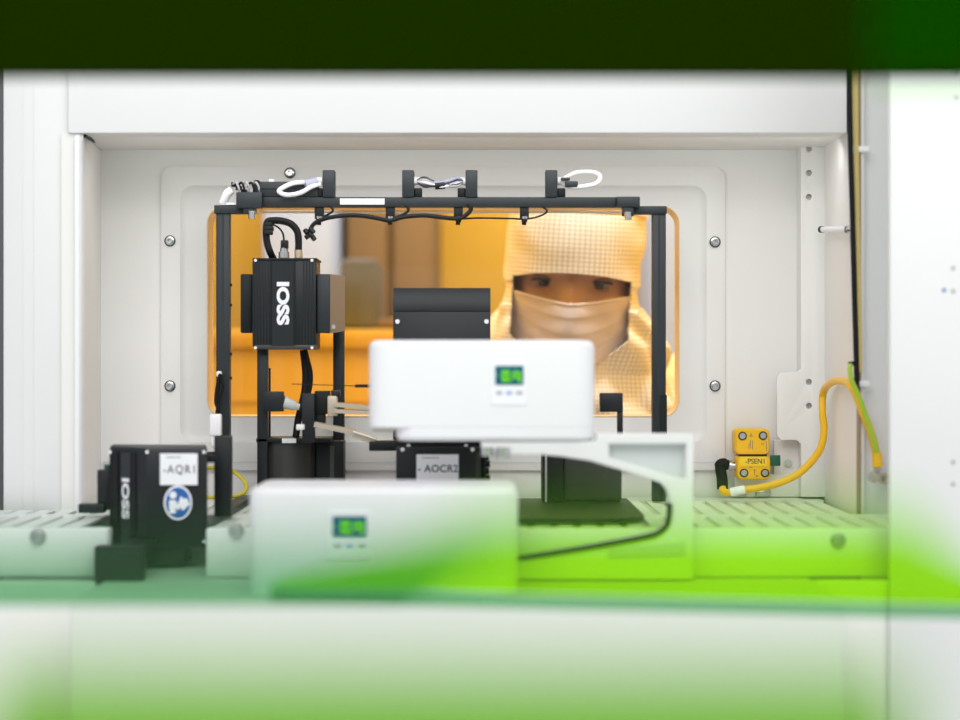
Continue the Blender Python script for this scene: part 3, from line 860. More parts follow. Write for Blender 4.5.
# ------------------------------------------------------------------ left code reader with blue sign
D5 = 1.70
qx = thing('code_reader', 'black code reader with white tag and round blue sign at the lower left', 'reader', P(150, 600, D5 + .03))
def xy(px, d): return Vector((X(px, d), d, 0))
plan = [xy(109.5, D5 + .034), xy(147, D5), xy(207.5, D5 + .004), xy(207, D5 + .06), xy(112, D5 + .07)]
zt, zb = Z(450, D5), Z(548, D5)
bm = NB()
c0 = sum(plan, Vector()) / 5
def at_z(l, z, k=1.0): return [Vector((c0.x + (p.x - c0.x) * k, c0.y + (p.y - c0.y) * k, z)) for p in l]
loft(bm, [at_z(plan, zb, .985), at_z(plan, zb + .001), at_z(plan, zt - .001), at_z(plan, zt, .985)], True, True)
part('reader_body', bm, BLACKG, qx)
bm = NB(); loft(bm, [at_z(plan, zt - .0002, .99), at_z(plan, zt + .002, .97)], True, True); part('top_lid', bm, ANOD, qx)
e0, e1 = plan[0], plan[1]
yaw = math.atan2(e1.y - e0.y, e1.x - e0.x)
nrm = Vector((math.sin(yaw), -math.cos(yaw), 0))
cl = e0.lerp(e1, .45) + nrm * .0008
bm = NB()
for k in (.2, .68):
    c = e0.lerp(e1, k) ; a = (e1 - e0).normalized()
    q = [c + a * -.0015, c + a * .0015, c + a * .0015 + nrm * .0008, c - a * .0015 + nrm * .0008]
    loft(bm, [[p + Vector((0, 0, zb + .003)) for p in q], [p + Vector((0, 0, zt - .003)) for p in q]], True, True)
part('corner_groove', bm, BLACK, qx)
bm = NB(); a = (e1 - e0).normalized(); c = cl - nrm * .0006
q = [c - a * .0065, c + a * .0065, c + a * .0065 + nrm * .0004, c - a * .0065 + nrm * .0004]
loft(bm, [[p + Vector((0, 0, zb + .003)) for p in q], [p + Vector((0, 0, zt - .003)) for p in q]], True, True)
part('corner_band', bm, ANOD, qx)
part('lettering', text_bm('IOSS', .0098, cl + Vector((0, 0, Z(500, D5))), roll=-PI / 2, yaw=yaw, xs=1.38, bold=0.04, space=1.03), PRINTW, qx, 'pale vertical lettering')
DT = D5 - .0004
tg = part('name_tag', pbox(NB(), 160, 197.5, 453.5, 485, DT, .001), LABEL, qx, 'white tag with grey lettering')
part('lettering', text_bm('-AQR1', 10.0 * D5 / F, P(179, 470, DT - .0003), xs=0.84, bold=0.0, space=1.22), INK, tg)
bm = NB(); pbox(bm, 166, 181, 456.5, 457.8, DT - .0003, .0003); part('small_print', bm, DOTG, tg)
sg = part('mandatory_sign', disc(NB(), P(178, 502.5, DT + .0004), 14.2 * D5 / F, .0008, 40, sz=1.22), LABEL, qx, 'round blue read-the-manual sign')
part('sign_field', disc(NB(), P(178, 502.5, DT - .0003), 12.2 * D5 / F, .0005, 40, sz=1.24), BLUE, sg)
bm = NB()
k_ = D5 / F
disc(bm, P(173, 495, DT - .0007), 3.7 * k_, .0003, 20)
plate(bm, [PP([(169.5, 500), (176, 500), (177.5, 504), (180.5, 507), (179, 509.5), (176, 508), (176, 513), (170, 513), (169, 506)], D5)], DT - .001, DT - .0007)
plate(bm, [PP([(177.5, 505), (181, 496), (184, 498.5), (187.5, 498), (188.5, 501), (190, 504), (183, 510.5), (181, 507.5)], D5)], DT - .001, DT - .0007)
part('reading_figure', bm, LABEL, sg)
bm = NB()
for k in range(4):
    cyl(bm, P(110 + 14 * k if k < 1 else (147 if k == 1 else 204), 452 if k < 3 else 541, D5 + (.03 if k < 1 else -.0004)), P(110 if k < 1 else (147 if k == 1 else 204), 452 if k < 3 else 541, D5 + .036 if k < 1 else D5 + .003), .0015, seg=10)
part('screw', bm, PRINTW, qx)
bm = NB(); pbox(bm, 97, 110, 470, 510, D5 + .045, .014, .001); pbox(bm, 78, 104, 504, 513, D5 + .04, .014, .001); part('side_clamp', bm, BLACKG, qx)
bm = NB(); pbox(bm, 104, 109, 465, 471, D5 + .056, .01, .0006); part('green_tag', bm, GREENT, qx, 'tiny green tag')
bm = NB(); pbox(bm, 110, 184, 547, 565, D5 + .005, .05, .001); pbox(bm, 94, 142, 546, 597, 1.605, .02, .001); pbox(bm, 112, 142, 547, 556, 1.62, .10, .001); part('pedestal', bm, BLACKG, qx)
bm = NB(); pbox(bm, 206, 213, 455, 462, D5 + .02, .012, .001); cyl(bm, P(206, 459, D5 + .03), P(216, 459, D5 + .03), .003, seg=10); part('side_socket', bm, BLACK, qx)

# ------------------------------------------------------------------ safety sensor, cables and fittings on the right
DS = 1.965
pk = thing('safety_sensor', 'yellow two-part safety sensor with four round screws on the right of the back wall', 'sensor', P(753, 480, DS))
def slab(a, b, t, u, r, d, dep):
    bm = NB()
    loft(bm, [rrp(a, b, t, u, r, d, d + dep), rrp(a, b, t, u, r, d, d + .0015), rrp(a + .9, b - .9, t + .9, u - .9, r, d, d)], True, True)
    return bm
part('sensor_half', slab(735.5, 769.5, 429, 455, 4.5, DS, .026), YEL, pk)
part('sensor_half', slab(737, 770.5, 455.5, 479.5, 4.5, DS, .026), YEL, pk)
bm = NB(); pbox(bm, 739, 767, 454.4, 456.2, DS - .0006, .01); part('split_line', bm, BLACKG, pk)
for px, py in ((742.5, 436), (763, 435.7), (744, 473), (765, 473)):
    bm = NB(); disc(bm, P(px, py, DS), 4.4 * DS / F, .0005, 20); s_ = part('screw_recess', bm, GREYD, pk)
    bm = NB(); disc(bm, P(px, py, DS - .0005), 3.0 * DS / F, .0008, 18); part('screw_head', bm, STEEL, s_)
lb = part('name_label', pbox(NB(), 739.5, 767, 456.6, 466, DS - .0008, .001), YELL, pk)
part('lettering', text_bm('-PSEN1', 5.2 * DS / F, P(755, 461.2, DS - .0009), xs=0.92, bold=0.008), INK, lb)
bm = NB()
for px, py, w_, h_ in ((751, 436, 3.6, .8), (751, 434.6, .8, 3.2), (750.5, 444, .7, 8), (752.6, 445, .7, 9), (749, 446, .6, 6), (762, 444, 1.4, 1.2), (764, 444, 1.2, 1), (766.5, 446, .7, 10), (755, 470, 3, .7), (754.5, 472.5, .7, 5), (757, 476, 2.6, 1.4), (750.5, 467.4, 2, 1)):
    pbox(bm, px - w_ / 2, px + w_ / 2, py - h_ / 2, py + h_ / 2, DS - .0003, .0006)
part('small_print', bm, TANM, pk)
bm = NB(); pbox(bm, 735, 801, 474, 497, DS + .024, .008, .001); pbox(bm, 774, 801, 440, 480, DS + .025, .007, .001); part('back_plate', bm, PANELM, pk)
bm = NB(); cyl(bm, P(737, 466, DS + .012), P(727, 465.5, DS + .012), .0042, seg=16); cyl(bm, P(732, 465.7, DS + .012), P(729, 465.6, DS + .012), .0052, seg=16); part('coupling', bm, STEEL, pk)
bm = NB(); tube(bm, [P(728, 465, DS + .012), P(722, 464.5, DS + .011), P(720.5, 468, DS + .010), P(722, 478, DS + .008), P(722.5, 489, DS + .008)], [.0052] * 3 + [.0062] * 8 + [.0055] * 30 , 14, 6); part('elbow_plug', bm, RUBBER, pk, 'black elbow plug')
bm = NB(); pbox(bm, 770.5, 780.5, 455.3, 466, DS + .004, .003, .0004); part('green_tag', bm, GREENT, pk, 'dark green tag')
bm = NB(); cyl(bm, P(788, 462.5, DS + .025), P(788, 462.5, DS + .020), .0036, seg=14); part('plate_screw', bm, STEEL, pk)
bm = NB()
for a in (731, 756):
    pbox(bm, a, a + 15, 489.5, 497.5, DS + .016, .012, .002, 3)
part('mount_nut', bm, STEEL, pk)

yc = wire('yellow_cable', [(722.5, 488, .008), (724, 492, .004), (730, 492.5, 0), (742, 490, -.004), (760, 487.5, -.006), (780, 482.5, -.006), (798, 474, -.008), (812, 461, -.01), (821, 447, -.012), (824, 430, -.012), (822.5, 412, -.01), (823, 394, -.008),
                      (828, 385, -.03), (836, 381, -.075), (846, 382, -.125), (852, 387, -.148), (857, 396, -.15), (864, 415, -.148), (871, 433, -.142), (877, 455, -.142)], 1.93, .0036, YCAB,
     'thick yellow cable curving from the safety sensor up beside the right wall', n=10, seg=12)
bm = NB(); tube(bm, [P(731, 492.2, 1.928), P(738, 490.8, 1.926), P(745, 489.4, 1.925)], .0042, 12, 4); part('cable_marker', bm, LABEL, yc, 'white cable marker sleeve')
gy = wire('earth_wire', [(851, 364, 0), (850, 368, -.004), (851, 378, -.006), (856, 390, -.006), (862, 405, -.006), (870, 428, -.006), (875, 443, -.006), (877.5, 455, -.004)], 1.782, .0021, GYW,
     'green and yellow earth wire slanting down to a bolt on the right', n=10)
bm = NB(); tube(bm, [P(877, 453, 1.779), P(877.5, 467, 1.779)], .0045, 12, 2); part('ferrule_sleeve', bm, YCAB, gy, 'yellow ferrule sleeve')
bm = NB(); cyl(bm, P(851.5, 366, 1.782), P(851, 361.5, 1.782), .0028, seg=10); part('wire_end', bm, BLACKG, gy)
eb = thing('earth_bolt', 'steel bolt with cable lug where the earth wire ends', 'bolt', P(879, 482, 1.78))
bm = NB(); pbox(bm, 874, 881, 466, 481, 1.778, .004, .0008); part('cable_lug', bm, STEEL, eb)
bm = NB(); cyl(bm, P(871, 477, 1.770), P(887, 479, 1.80), .0028, seg=12); part('bolt_shank', bm, STEEL, eb)
bm = NB(); cyl(bm, P(882, 478, 1.788), P(886, 478.4, 1.792), .0052, seg=6); cyl(bm, P(872, 477, 1.770), P(875, 477.3, 1.774), .005, seg=6); part('hex_nut', bm, BRASS, eb)
wire('black_cable', [(849, 60), (850, 130), (852, 200), (854, 280), (856.5, 370), (857, 400)], 1.782, .0024, RUBBER, 'black cable running down the edge of the right side wall', n=6)
wire('upright_cable', [(855, 60), (855.5, 130), (856.5, 200), (857.5, 262), (858.5, 330), (859, 372)], 1.786, .0028, pm('straw_cable', (.62, .48, .16), .5), 'straw yellow cable running down behind the black cable', n=6)
sr = thing('stay_rod', 'short white stay rod with black end beside the right side wall', 'rod', P(835, 231, 1.9))
bm = NB(); cyl(bm, P(822, 229.5, 1.95), P(849, 229.5, 1.80), .0028, seg=14); part('rod', bm, WIREW, sr)
bm = NB(); pbox(bm, 845.5, 851, 226, 232.5, 1.80, .006, .0012); part('rod_clip', bm, BLACK, sr)
bm = NB(); cyl(bm, P(821, 229.5, 1.95), P(823, 229.5, 1.945), .0034, seg=12); part('rod_mount', bm, BLACK, sr)
for y, lab in ((149, 'small white cable clamp high beside the straw cable'), (384, 'small white cable clamp behind the green and yellow earth wire')):
    k = thing('cable_clamp', lab, 'clamp', P(862, y + 4, 1.8), 'cable clamps by the right cables')
    bm = NB(); pbox(bm, 854, 870, y - 3.2, y + 3.2, 1.785, .006, .0018); part('clamp_band', bm, WIREW, k)
    bm = NB(); pbox(bm, 853, 857, y - 5, y + 5, 1.784, .009, .0012); part('clamp_tab', bm, CAST, k)
bm = NB(); pbox(bm, 859, 861.5, 440, 500, 1.793, .004); solo('rail_insert', bm, BLACKG, 'thin dark vertical insert low on the right side wall edge', 'strip')

# ------------------------------------------------------------------ furniture of the amber room
def cab(name, x0, x1, y0, y1, z0, z1, mat, label, cat, door_n=1):
    o = thing(name, label, cat, ((x0 + x1) / 2, (y0 + y1) / 2, z0))
    part('cabinet_body', box(NB(), x0, x1, y0, y1, z0, z1, .006), mat, o)
    w_ = (x1 - x0) / door_n
    for k in range(door_n):
        dr = part('door', box(NB(), x0 + k * w_ + .006, x0 + (k + 1) * w_ - .006, y0 - .016, y0, z0 + .05, z1 - .02, .003), mat, o)
        part('handle', box(NB(), x0 + k * w_ + .02, x0 + k * w_ + .032, y0 - .034, y0 - .016, z0 + 1.0, z0 + 1.12, .003), STEEL, dr)
    return o
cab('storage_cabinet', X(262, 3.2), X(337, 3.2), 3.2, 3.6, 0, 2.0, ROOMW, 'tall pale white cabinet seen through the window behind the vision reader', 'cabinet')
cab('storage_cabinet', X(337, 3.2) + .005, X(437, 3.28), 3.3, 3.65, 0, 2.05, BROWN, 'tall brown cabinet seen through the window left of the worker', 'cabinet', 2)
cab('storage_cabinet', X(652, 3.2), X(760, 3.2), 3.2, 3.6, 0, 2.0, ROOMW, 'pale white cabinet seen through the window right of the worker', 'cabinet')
bm = NB(); box(bm, X(300, 2.95), X(372, 2.95), 2.95, 3.1, Z(330, 2.95) , Z(255, 2.95), .006); 
eq = thing('bench_monitor', 'grey box-like equipment standing on the amber bench beyond the window', 'equipment', P(352, 330, 3.0))
bm.free()
part('equipment_case', box(NB(), X(340, 2.98), X(378, 2.98), 2.98, 3.12, Z(328, 2.98), Z(258, 2.98), .01), GREYC, eq)
part('equipment_base', box(NB(), X(336, 2.98), X(425, 2.98), 2.99, 3.14, Z(328, 2.98), Z(318, 2.98), .006), BROWN, eq)
bn = thing('work_bench', 'amber work bench running behind the window at the left of the worker', 'bench', (X(300, 2.9), 3.0, 0))
part('bench_top', box(NB(), -.95, X(520, 2.9), 2.9, 3.17, Z(328, 2.9) - .03, Z(328, 2.9) - .002, .004), AMBER, bn)
part('bench_front', box(NB(), -.93, X(518, 2.9), 2.93, 3.15, .02, Z(328, 2.9) - .03, .003), AMBER, bn)
bm = NB(); box(bm, -.93, X(518, 2.9), 2.926, 2.931, Z(402, 2.93) - .003, Z(402, 2.93)); part('front_seam', bm, AMBERD, bn)

# ------------------------------------------------------------------ THE WORKER
HC = Vector((X(575.5, 2.27), 2.345, Z(279, 2.27)))
person = thing('person', 'person in white hooded cleanroom suit and face mask looking in through the window', 'person', (HC.x + .10, HC.y + .30, 0.0))
HR = Matrix.Translation(HC) @ Matrix.Rotation(math.radians(3.2), 4, 'Y') @ Matrix.Rotation(math.radians(4), 4, 'X') @ Matrix.Rotation(math.radians(-3), 4, 'Z')
g = lambda v, c, s: math.exp(-((v - c) / s) ** 2)

def head_pt(u):
    x, y, z = .0735 * u.x, .094 * u.y, .120 * u.z
    if z < -.03:
        k = (-.03 - z) / .09
        x *= 1 - .28 * k; 
        if y > 0: y *= 1 - .35 * k
    if u.y < 0:
        f = min(1, -u.y * 2)
        dy = .020 * g(x, 0, .0125) * g(z, -.036, .013) + .012 * g(x, 0, .0085) * g(z, -.012, .022)
        dy += .006 * g(abs(x), .012, .006) * g(z, -.039, .007)
        dy -= .0125 * g(abs(x), .031, .017) * g(z, 0, .0125)
        dy += .005 * g(abs(x), .028, .022) * g(z, .019, .008)
        dy += .004 * g(abs(x), .045, .016) * g(z, -.030, .016)
        dy += .006 * g(x, 0, .022) * (g(z, -.064, .006) + g(z, -.076, .006)) - .003 * g(x, 0, .02) * g(z, -.070, .002)
        dy += .008 * g(x, 0, .02) * g(z, -.103, .012)
        y -= dy * f
    return Vector((x, y, z))

bm = NB()
NU, NV = 120, 96
rows = []
for j in range(1, NV):
    ph = PI * j / NV
    rows.append([bm.verts.new(head_pt(Vector((math.sin(ph) * math.sin(2 * PI * i / NU), -math.sin(ph) * math.cos(2 * PI * i / NU), math.cos(ph))))) for i in range(NU)])
tp = bm.verts.new((0, 0, .120)); bt = bm.verts.new((0, 0, -.120))
for a, b in zip(rows, rows[1:]):
    for i in range(NU):
        bm.faces.new((a[i], a[(i + 1) % NU], b[(i + 1) % NU], b[i]))
for i in range(NU):
    bm.faces.new((tp, rows[0][(i + 1) % NU], rows[0][i])); bm.faces.new((bt, rows[-1][i], rows[-1][(i + 1) % NU]))
# ears
for s in (-1, 1):
    pr = [[Vector((s * (.062 + .006 * math.sin(q) * (k == 1) + .004 * k), .012 + (.016 - .005 * k) * math.cos(a), -.012 + (.030 - .008 * k) * math.sin(a))) for a in [2 * PI * t / 16 for t in range(16)] for q in [a]] for k in range(3)]
    loft(bm, pr, True, True)
# neck
loft(bm, [[Vector((.052 * math.cos(a), .02 + .055 * math.sin(a) + k * .02, -.085 - .04 * k)) for a in [2 * PI * t / 24 for t in range(24)]] for k in range(4)], True, True)
bm.transform(HR)
body = part('body', bm, SKIN, person)

def on_head(bm): bm.transform(HR); return bm
for s in (-1, 1):
    ec = Vector((s * .0305, -.0660, .0015))
    bm = NB(); bmesh.ops.create_uvsphere(bm, u_segments=24, v_segments=16, radius=.0125); bmesh.ops.translate(bm, verts=bm.verts[:], vec=ec)
    ey = part('eye', on_head(bm), EYEW, person)
    bm = NB()
    gz = Vector((-.06, -1, -.20)).normalized()
    uu = gz.orthogonal().normalized(); vv = gz.cross(uu)
    loft(bm, [[ec + (gz * math.cos(t) + (uu * math.cos(a) + vv * math.sin(a)) * math.sin(t)) * .0128 for a in [2 * PI * k / 20 for k in range(20)]] for t in (.60, .42, .2, .02)], False, True)
    part('iris', on_head(bm), IRIS, ey)
    # lids: shell around the eyeball leaving a narrow slit
    for nm, t0, t1 in (('upper_lid', -.04, 1.55), ('lower_lid', -1.3, -.46)):
        bm = NB(); grid = []
        for k in range(9):
            el = t0 + (t1 - t0) * k / 8
            grid.append([])
            for i in range(17):
                az = -1.45 + 2.9 * i / 16
                curve = (.16 if nm == 'upper_lid' else -.10) * math.cos(az) * (1 - k / 8) - .0
                e_ = el + curve + (0.12 * s * math.sin(az) * 0)
                grid[-1].append(bm.verts.new(ec + Vector((math.sin(az) * math.cos(e_) * 1.12, -math.cos(az) * math.cos(e_), math.sin(e_))) * .0138))
        for a, b in zip(grid, grid[1:]):
            for i in range(16):
                bm.faces.new((a[i], a[i + 1], b[i + 1], b[i]))
        ld = part(nm, on_head(bm), LID, ey)
        if nm == 'upper_lid':
            bm = NB()
            tube(bm, [v for v in [ec + Vector((math.sin(az) * math.cos(-.04 + .16 * math.cos(az)) * 1.12, -math.cos(az) * math.cos(.1), math.sin(-.04 + .16 * math.cos(az)))) * .0142 for az in [-1.3 + 2.6 * i / 10 for i in range(11)]]], .0012, 6, 2)
            part('lash_line', on_head(bm), BROW, ld)
    bm = NB()
    tube(bm, [Vector((s * x_, y_, z_)) for x_, y_, z_ in ((.019, -.0930, .0125), (.027, -.0920, .0140), (.037, -.0865, .0138), (.050, -.0752, .0100))], [.0014] * 4 + [.0022] * 8 + [.0016] * 20, 8, 6, flat=.6)
    part('eyebrow', on_head(bm), BROW, person)

def add_uv(o, fn):
    me = o.data
    uv = me.uv_layers.new(name='thread')
    for l in me.loops:
        uv.data[l.index].uv = fn(me.vertices[l.vertex_index].co)

# hood: a cloth shell round the head with a face opening and a drape on the shoulders
def hood_ring(z):
    if z >= 0:
        q = max(0.0, 1 - (z / .150) ** 3.6)
        a = .0785 * q ** .5; f = .113 * q ** .5 ; b = .118 * q ** .5
        if z > .02: a += .003 * math.sin((z - .02) / .13 * PI)
    else:
        t = -z
        a = .0785 - .010 * g(t, .030, .022) + (.032 * min(1, max(0, (t - .008) / .060)) + .10 * max(0, (t - .10) / .12) ** 1.3)
        f = .113 + .004 * t / .1 - .028 * min(1, max(0, (t - .05) / .05))
        b = .118 + .10 * max(0, (t - .03) / .19)
    return a, f, b
def brim_z(x): return .0125 - .0075 * (abs(x) / .066) ** 2.2
def low_z(x): return -.060 - .035 * max(0, 1 - (abs(x) / .066) ** 2)

bm = NB()
NU, NL = 300, 190
zs = [.1495 - (.1495 + .21) * (k / NL) for k in range(NL + 1)]
rows = []
for z in zs:
    a, f, b = hood_ring(z)
    row = []
    for i in range(NU):
        th = 2 * PI * i / NU
        sx, cy_ = math.sin(th), -math.cos(th)
        e = 2.0 / 2.35
        ux = math.copysign(abs(sx) ** e, sx); uy = math.copysign(abs(cy_) ** e, cy_)
        x = a * ux; y = (f if cy_ < 0 else b) * uy
        # cloth folds
        n1 = noise.noise(Vector((x * 16 + 3, y * 16, z * 22)))
        n2 = noise.noise(Vector((x * 42, y * 42 + 9, z * 26)))
        side = min(1, abs(x) / .07)
        fold = .0022 * n1 + .0009 * n2 + .0014 * side ** 2 * math.sin(z * 60 + 4 * n1 + sx * 4)
        if z < -.03: fold += .0075 * n1 + .005 * math.sin(th * 9 + z * 60 + 2 * n1)
        if z > .078 + .006 * math.cos(th): fold += .0035          # crown overlaps the brow band
        r = math.hypot(x, y) or 1e-6
        k = 1 + fold / r if r > .02 else 1
        row.append(bm.verts.new((x * k, y * k - (.004 if cy_ < -.3 and z < .078 and z > 0 else 0), z)))
    rows.append(row)
cap = bm.verts.new((0, 0, .1505))
for i in range(NU):
    bm.faces.new((cap, rows[0][(i + 1) % NU], rows[0][i]))
kill = []
for r_, (a, b) in enumerate(zip(rows, rows[1:])):
    for i in range(NU):
        vs = (a[i], a[(i + 1) % NU], b[(i + 1) % NU], b[i])
        f_ = bm.faces.new(vs)
        c = f_.calc_center_median()
        if c.y < 0 and abs(c.x) < .0665 and low_z(c.x) < c.z < brim_z(c.x):
            kill.append(f_)
bmesh.ops.delete(bm, geom=kill, context='FACES')
for v in bm.verts:      # settle the rim onto the exact outline
    if v.is_boundary and v.co.z > -.19 and v.co.y < 0 and abs(v.co.x) < .064:
        v.co.z = brim_z(v.co.x) if v.co.z > -.02 else low_z(v.co.x)
ext = bmesh.ops.solidify(bm, geom=bm.faces[:], thickness=.0018)
uvbm = on_head(bm)
hood = part('hood', bm, HOODM, person, 'white gridded hood')
HRi = HR.inverted()
base = wloc(person)
def hood_uv(co):
    p = HRi @ (co + base)
    return (math.atan2(p.x, -p.y) * .098 if p.y < .03 else p.x, p.z)
add_uv(hood, hood_uv)
# seam line of the brow band
bm = NB(); pts = []
for k in range(41):
    th = -1.35 + 2.7 * k / 40
    z = .0765 + .006 * math.cos(th)
    a, f, b = hood_ring(z)
    e = 2.0 / 2.35
    sx, cy_ = math.sin(th), -math.cos(th)
    pts.append(Vector((a * math.copysign(abs(sx) ** e, sx) * 1.028, f * math.copysign(abs(cy_) ** e, cy_) * 1.03 - .003, z)))
tube(bm, pts, .0011, 6, 1)
sm = part('hood_seam', on_head(bm), pm('seam_thread', (.72, .58, .36), .8), hood)

# face mask with pleats
bm = NB(); grid = []
NX, NZ = 60, 48
for j in range(NZ + 1):
    v = j / NZ
    row = []
    for i in range(NX + 1):
        x = -.0665 + .133 * i / NX
        q = abs(x) / .0665
        zt = -.0215 + .0105 * q ** 1.4
        zb = -.098 + .040 * q ** 2
        z = zt + (zb - zt) * v
        y = -(.107 * math.sqrt(max(0, 1 - (x / .0775) ** 2 * .86)) + .012 * g(x, 0, .026) * g(z, -.045, .036) + .004 * g(x, 0, .03) * g(z, -.085, .02))
        pl_ = (v * 4.0) % 1.0
        y -= .0015 * (pl_ if pl_ < .85 else (1 - pl_) / .15 * .85) * math.cos(x / .0665 * 1.4)
        y += .0012 * noise.noise(Vector((x * 60, v * 5, 1)))
        row.append(bm.verts.new((x, y, z)))
    grid.append(row)
for a, b in zip(grid, grid[1:]):
    for i in range(NX):
        bm.faces.new((a[i], a[i + 1], b[i + 1], b[i]))
bmesh.ops.solidify(bm, geom=bm.faces[:], thickness=.0012)
mk = part('face_mask', on_head(bm), MASKM, person, 'pleated pale face mask')
bm = NB()
tube(bm, [Vector((x, -(.1075 * math.sqrt(max(0, 1 - (x / .0775) ** 2 * .86)) + .012 * g(x, 0, .026) * g(-.022, -.045, .036)) - .001, -.0222 + .0105 * (abs(x) / .0665) ** 1.4)) for x in [-.062 + .124 * k / 20 for k in range(21)]], .0010, 6, 1)
part('mask_binding', on_head(bm), MASKM, mk)
for s in (-1, 1):
    bm = NB(); tube(bm, [Vector((s * .064, -.062, -.018)), Vector((s * .072, -.02, -.010)), Vector((s * .076, .015, -.006))], .0013, 6, 5)
    part('ear_loop', on_head(bm), MASKM, mk)

# coverall grown over a skeleton
def skin_mesh(joints, edges, root, levels=2):
    me = bpy.data.meshes.new('skeleton')
    me.from_pydata([j[0] for j in joints], edges, [])
    ob = bpy.data.objects.new('skeleton', me); COL.objects.link(ob)
    md = ob.modifiers.new('s', 'SKIN'); md.use_smooth_shade = True
    sub_ = ob.modifiers.new('d', 'SUBSURF'); sub_.levels = levels; sub_.render_levels = levels
    for v, j in zip(me.skin_vertices[0].data, joints):
        v.radius = (j[1], j[2] if len(j) > 2 else j[1]); v.use_root = False
    me.skin_vertices[0].data[root].use_root = True
    dg = bpy.context.evaluated_depsgraph_get()
    m2 = bpy.data.meshes.new_from_object(ob.evaluated_get(dg))
    bpy.data.objects.remove(ob); bpy.data.meshes.remove(me)
    b = NB(); b.from_mesh(m2); bpy.data.meshes.remove(m2)
    return b
H = HC
def off(x, y, z): return Vector((H.x + x, H.y + y, z))
hz = H.z
J = [(off(.12, .40, .93), .155, .12),      # 0 pelvis
     (off(.11, .37, 1.10), .150, .115),     # 1 waist
     (off(.085, .27, hz - .27), .165, .125),   # 2 chest
     (off(.06, .17, hz - .155), .085, .085),   # 3 neck base
     (off(.02, .07, hz - .12), .062, .062),   # 4 neck
     (off(-.115, .235, hz - .185), .078),     # 5 shoulder (image left)
     (off(-.19, .27, hz - .44), .058),       # 6 elbow
     (off(-.19, .22, hz - .68), .040),       # 7 wrist
     (off(.235, .165, hz - .105), .088),      # 8 shoulder (image right)
     (off(.36, .24, hz - .36), .060),        # 9 elbow
     (off(.37, .20, hz - .60), .040),        # 10 wrist
     (off(.03, .41, .84), .105), (off(.03, .39, .48), .078), (off(.03, .42, .12), .058), (off(.03, .32, .05), .045),
     (off(.21, .41, .84), .105), (off(.21, .39, .48), .078), (off(.21, .42, .12), .058), (off(.21, .32, .05), .045)]
E = [(0, 1), (1, 2), (2, 3), (3, 4), (2, 5), (5, 6), (6, 7), (2, 8), (8, 9), (9, 10), (0, 11), (11, 12), (12, 13), (13, 14), (0, 15), (15, 16), (16, 17), (17, 18)]
bm = skin_mesh(J, E, 0, 3)
for v in bm.verts:
    c = v.co
    n1 = noise.noise(c * 9); n2 = noise.noise(Vector((c.x * 22, c.y * 22, c.z * 9)))
    v.co += Vector((n2, n1, n2)) * .007
    if v.co.z < .0: v.co.z = .0
cov = part('coverall', bm, SUIT, person, 'gridded cleanroom coverall')
add_uv(cov, lambda co: (co.x + co.y * .45, co.z + co.y * .35))
for w_, s in ((J[7][0], -1), (J[10][0], 1)):
    jj = [(w_, .024), (w_ + Vector((0, -.01, -.045)), .026, .016)]
    ee = [(0, 1)]
    for k, ln in enumerate((.030, .036, .039, .035)):
        b0 = w_ + Vector(((k - 1.5) * .018, -.015, -.085))
        i0 = len(jj)
        jj += [(b0, .009), (b0 + Vector((0, -.006, -ln)), .0085), (b0 + Vector((0, -.022, -ln - .025)), .0075)]
        ee += [(1, i0), (i0, i0 + 1), (i0 + 1, i0 + 2)]
    i0 = len(jj)
    jj += [(w_ + Vector((-s * .034, -.022, -.060)), .010), (w_ + Vector((-s * .042, -.035, -.090)), .0085)]
    ee += [(1, i0), (i0, i0 + 1)]
    part('glove', skin_mesh(jj, ee, 0, 2), GLOVE, person)

# ------------------------------------------------------------------ GREEN ACRYLIC GUARDS nearest to the camera
def sheet(name, quad, th, mat, label, cat, nx=1):
    a, b, c, d_ = [Vector(p) for p in quad]       # top left, top right, bottom right, bottom left
    n_ = (b - a).cross(d_ - a).normalized() * th
    bm = NB(); loft(bm, [[a, b, c, d_], [a + n_, b + n_, c + n_, d_ + n_]], True, True)
    return solo(name, bm, mat, label, cat)
dgr = thing('dark_guard_rail', 'dark green guard rail across the top, blurred', 'guard rail', (0, .9, CZ + .15))
lg = thing('lime_guard_sheet', 'bright lime acrylic guard sheet, blurred, sloping across the right half', 'guard sheet', (.15, .8, CZ - .15))
def qbm(quad, th):
    a, b, c, d_ = [Vector(p) for p in quad]
    n_ = (b - a).cross(d_ - a).normalized() * th
    bm = NB(); return loft(bm, [[a, b, c, d_], [a + n_, b + n_, c + n_, d_ + n_]], True, True)
part('rail_board', qbm([P(-260, -160, 1.0), P(1220, -160, 1.0), P(1220, 76, 1.0), P(-260, 75, 1.0)], .012), DARKG, dgr)
part('lime_corner', qbm([P(872, -120, .5), P(1220, -120, .5), P(1220, 84, .5), P(872, 76, .5)], .003), HAZEG, dgr, 'lime corner sheet')
part('acrylic_sheet', qbm([P(490, 521, .36), P(905, 521, .36), P(1010, 606, 1.2), P(270, 587, 1.2)], .002), LIME, lg)
part('teal_edge', qbm([P(270, 588, 1.2), P(1010, 607, 1.2), P(1010, 620, 1.2), P(270, 603, 1.2)], .002), TEAL, lg, 'teal edge strip')
part('support_leg', box(NB(), X(1008, 1.2), X(1008, 1.2) + .02, 1.19, 1.21, 0.0, Z(606, 1.2)), DARKG, lg)
sheet('teal_guard_sheet', [P(-300, 549, .36), P(530, 549, .36), P(400, 606, 1.1), P(-300, 606, 1.1)], .002, TEAL,
      'teal green acrylic guard sheet, blurred, low on the left', 'guard sheet')
LB = [P(-25, 672, .30), P(915, 672, .30), Vector((X(915, .30), .30, 0)), Vector((X(-25, .30), .30, 0))]
sheet('leaf_guard_sheet', LB, .004, OLIVE, 'leaf green acrylic guard sheet, blurred, along the bottom edge', 'guard sheet')

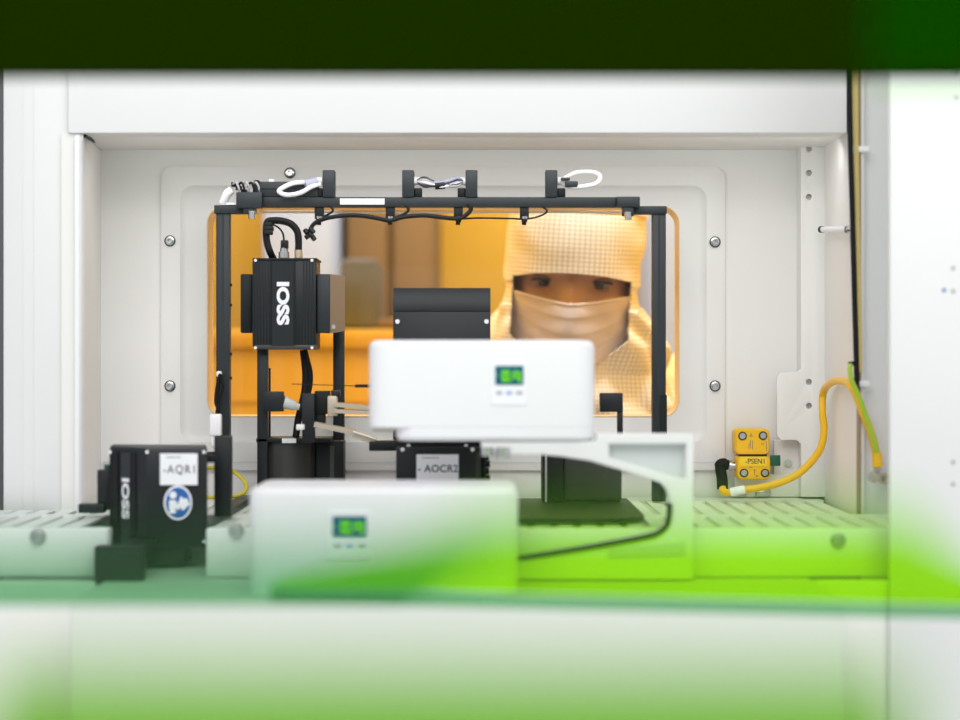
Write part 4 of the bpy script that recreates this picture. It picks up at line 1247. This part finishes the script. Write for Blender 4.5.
# ------------------------------------------------------------------ LIGHT
def area(name, loc, target, sx, sy, power, col=(1, 1, 1)):
    l = bpy.data.lights.new(name, 'AREA'); l.shape = 'RECTANGLE'; l.size = sx; l.size_y = sy; l.energy = power; l.color = col
    o = bpy.data.objects.new(name, l); COL.objects.link(o)
    o.location = loc
    o.rotation_euler = (Vector(target) - Vector(loc)).to_track_quat('-Z', 'Y').to_euler()
    return o
W = bpy.data.worlds.new('cleanroom_light'); S.world = W; W.use_nodes = True
W.node_tree.nodes['Background'].inputs[0].default_value = (.97, .98, 1.0, 1)
W.node_tree.nodes['Background'].inputs[1].default_value = .76
area('ceiling_lamp', (0.1, .2, 2.7), (0, 1.9, 1.35), 2.2, 1.2, 26, (1, .99, .97))
area('front_fill', (0, -.3, 2.3), (0, 2.0, 1.35), 2.0, .5, 7, (1, .99, .98))  # added fill from the camera side, brightens the chamber
area('chamber_fill', (0, 1.875, CZ + .204), (0, 1.99, CZ - .02), .66, .02, .25, (1, .99, .98))  # added strip light hidden under the beam, lifts the back wall
area('room_lamp_left', (HC.x - .50, HC.y + .05, HC.z + .22), HC + Vector((0, .02, 0)), .35, .5, 2.5, (1, .56, .05))
area('room_lamp_right', (HC.x + .52, HC.y - .05, HC.z + .25), HC + Vector((0, .03, 0)), .35, .5, 2.5, (1, .56, .05))
area('room_lamp_top', (HC.x + .05, HC.y + .15, 2.55), HC + Vector((0, .1, 0)), .8, .5, 5, (1, .62, .14))
area('room_lamp_back', (-.1, 2.95, 2.55), (-.15, 3.55, 1.3), 1.6, .3, 30, (1, .98, .92))
area('forehead_fill', (HC.x + .03, 2.125, HC.z + .46), (HC.x + .02, 2.235, HC.z - .02), .20, .05, 1.25, (.66, .78, 1)).data.spread = math.radians(95)  # unseen light added above the window to whiten hood and mask

# ------------------------------------------------------------------ CAMERA
cam = bpy.data.cameras.new('camera')
cam.sensor_width = 36; cam.lens = F * 36 / 960; cam.clip_start = .02
cam.dof.use_dof = True; cam.dof.focus_distance = 1.96; cam.dof.aperture_fstop = 3.2
co = bpy.data.objects.new('camera', cam); COL.objects.link(co)
co.location = (0, 0, CZ); co.rotation_euler = (PI / 2, 0, 0)
S.camera = co
S.view_settings.view_transform = 'Standard'
S.view_settings.look = 'None'
S.view_settings.gamma = 1
S.view_settings.exposure = 0
S.cycles.max_bounces = 8
S.cycles.transparent_max_bounces = 24
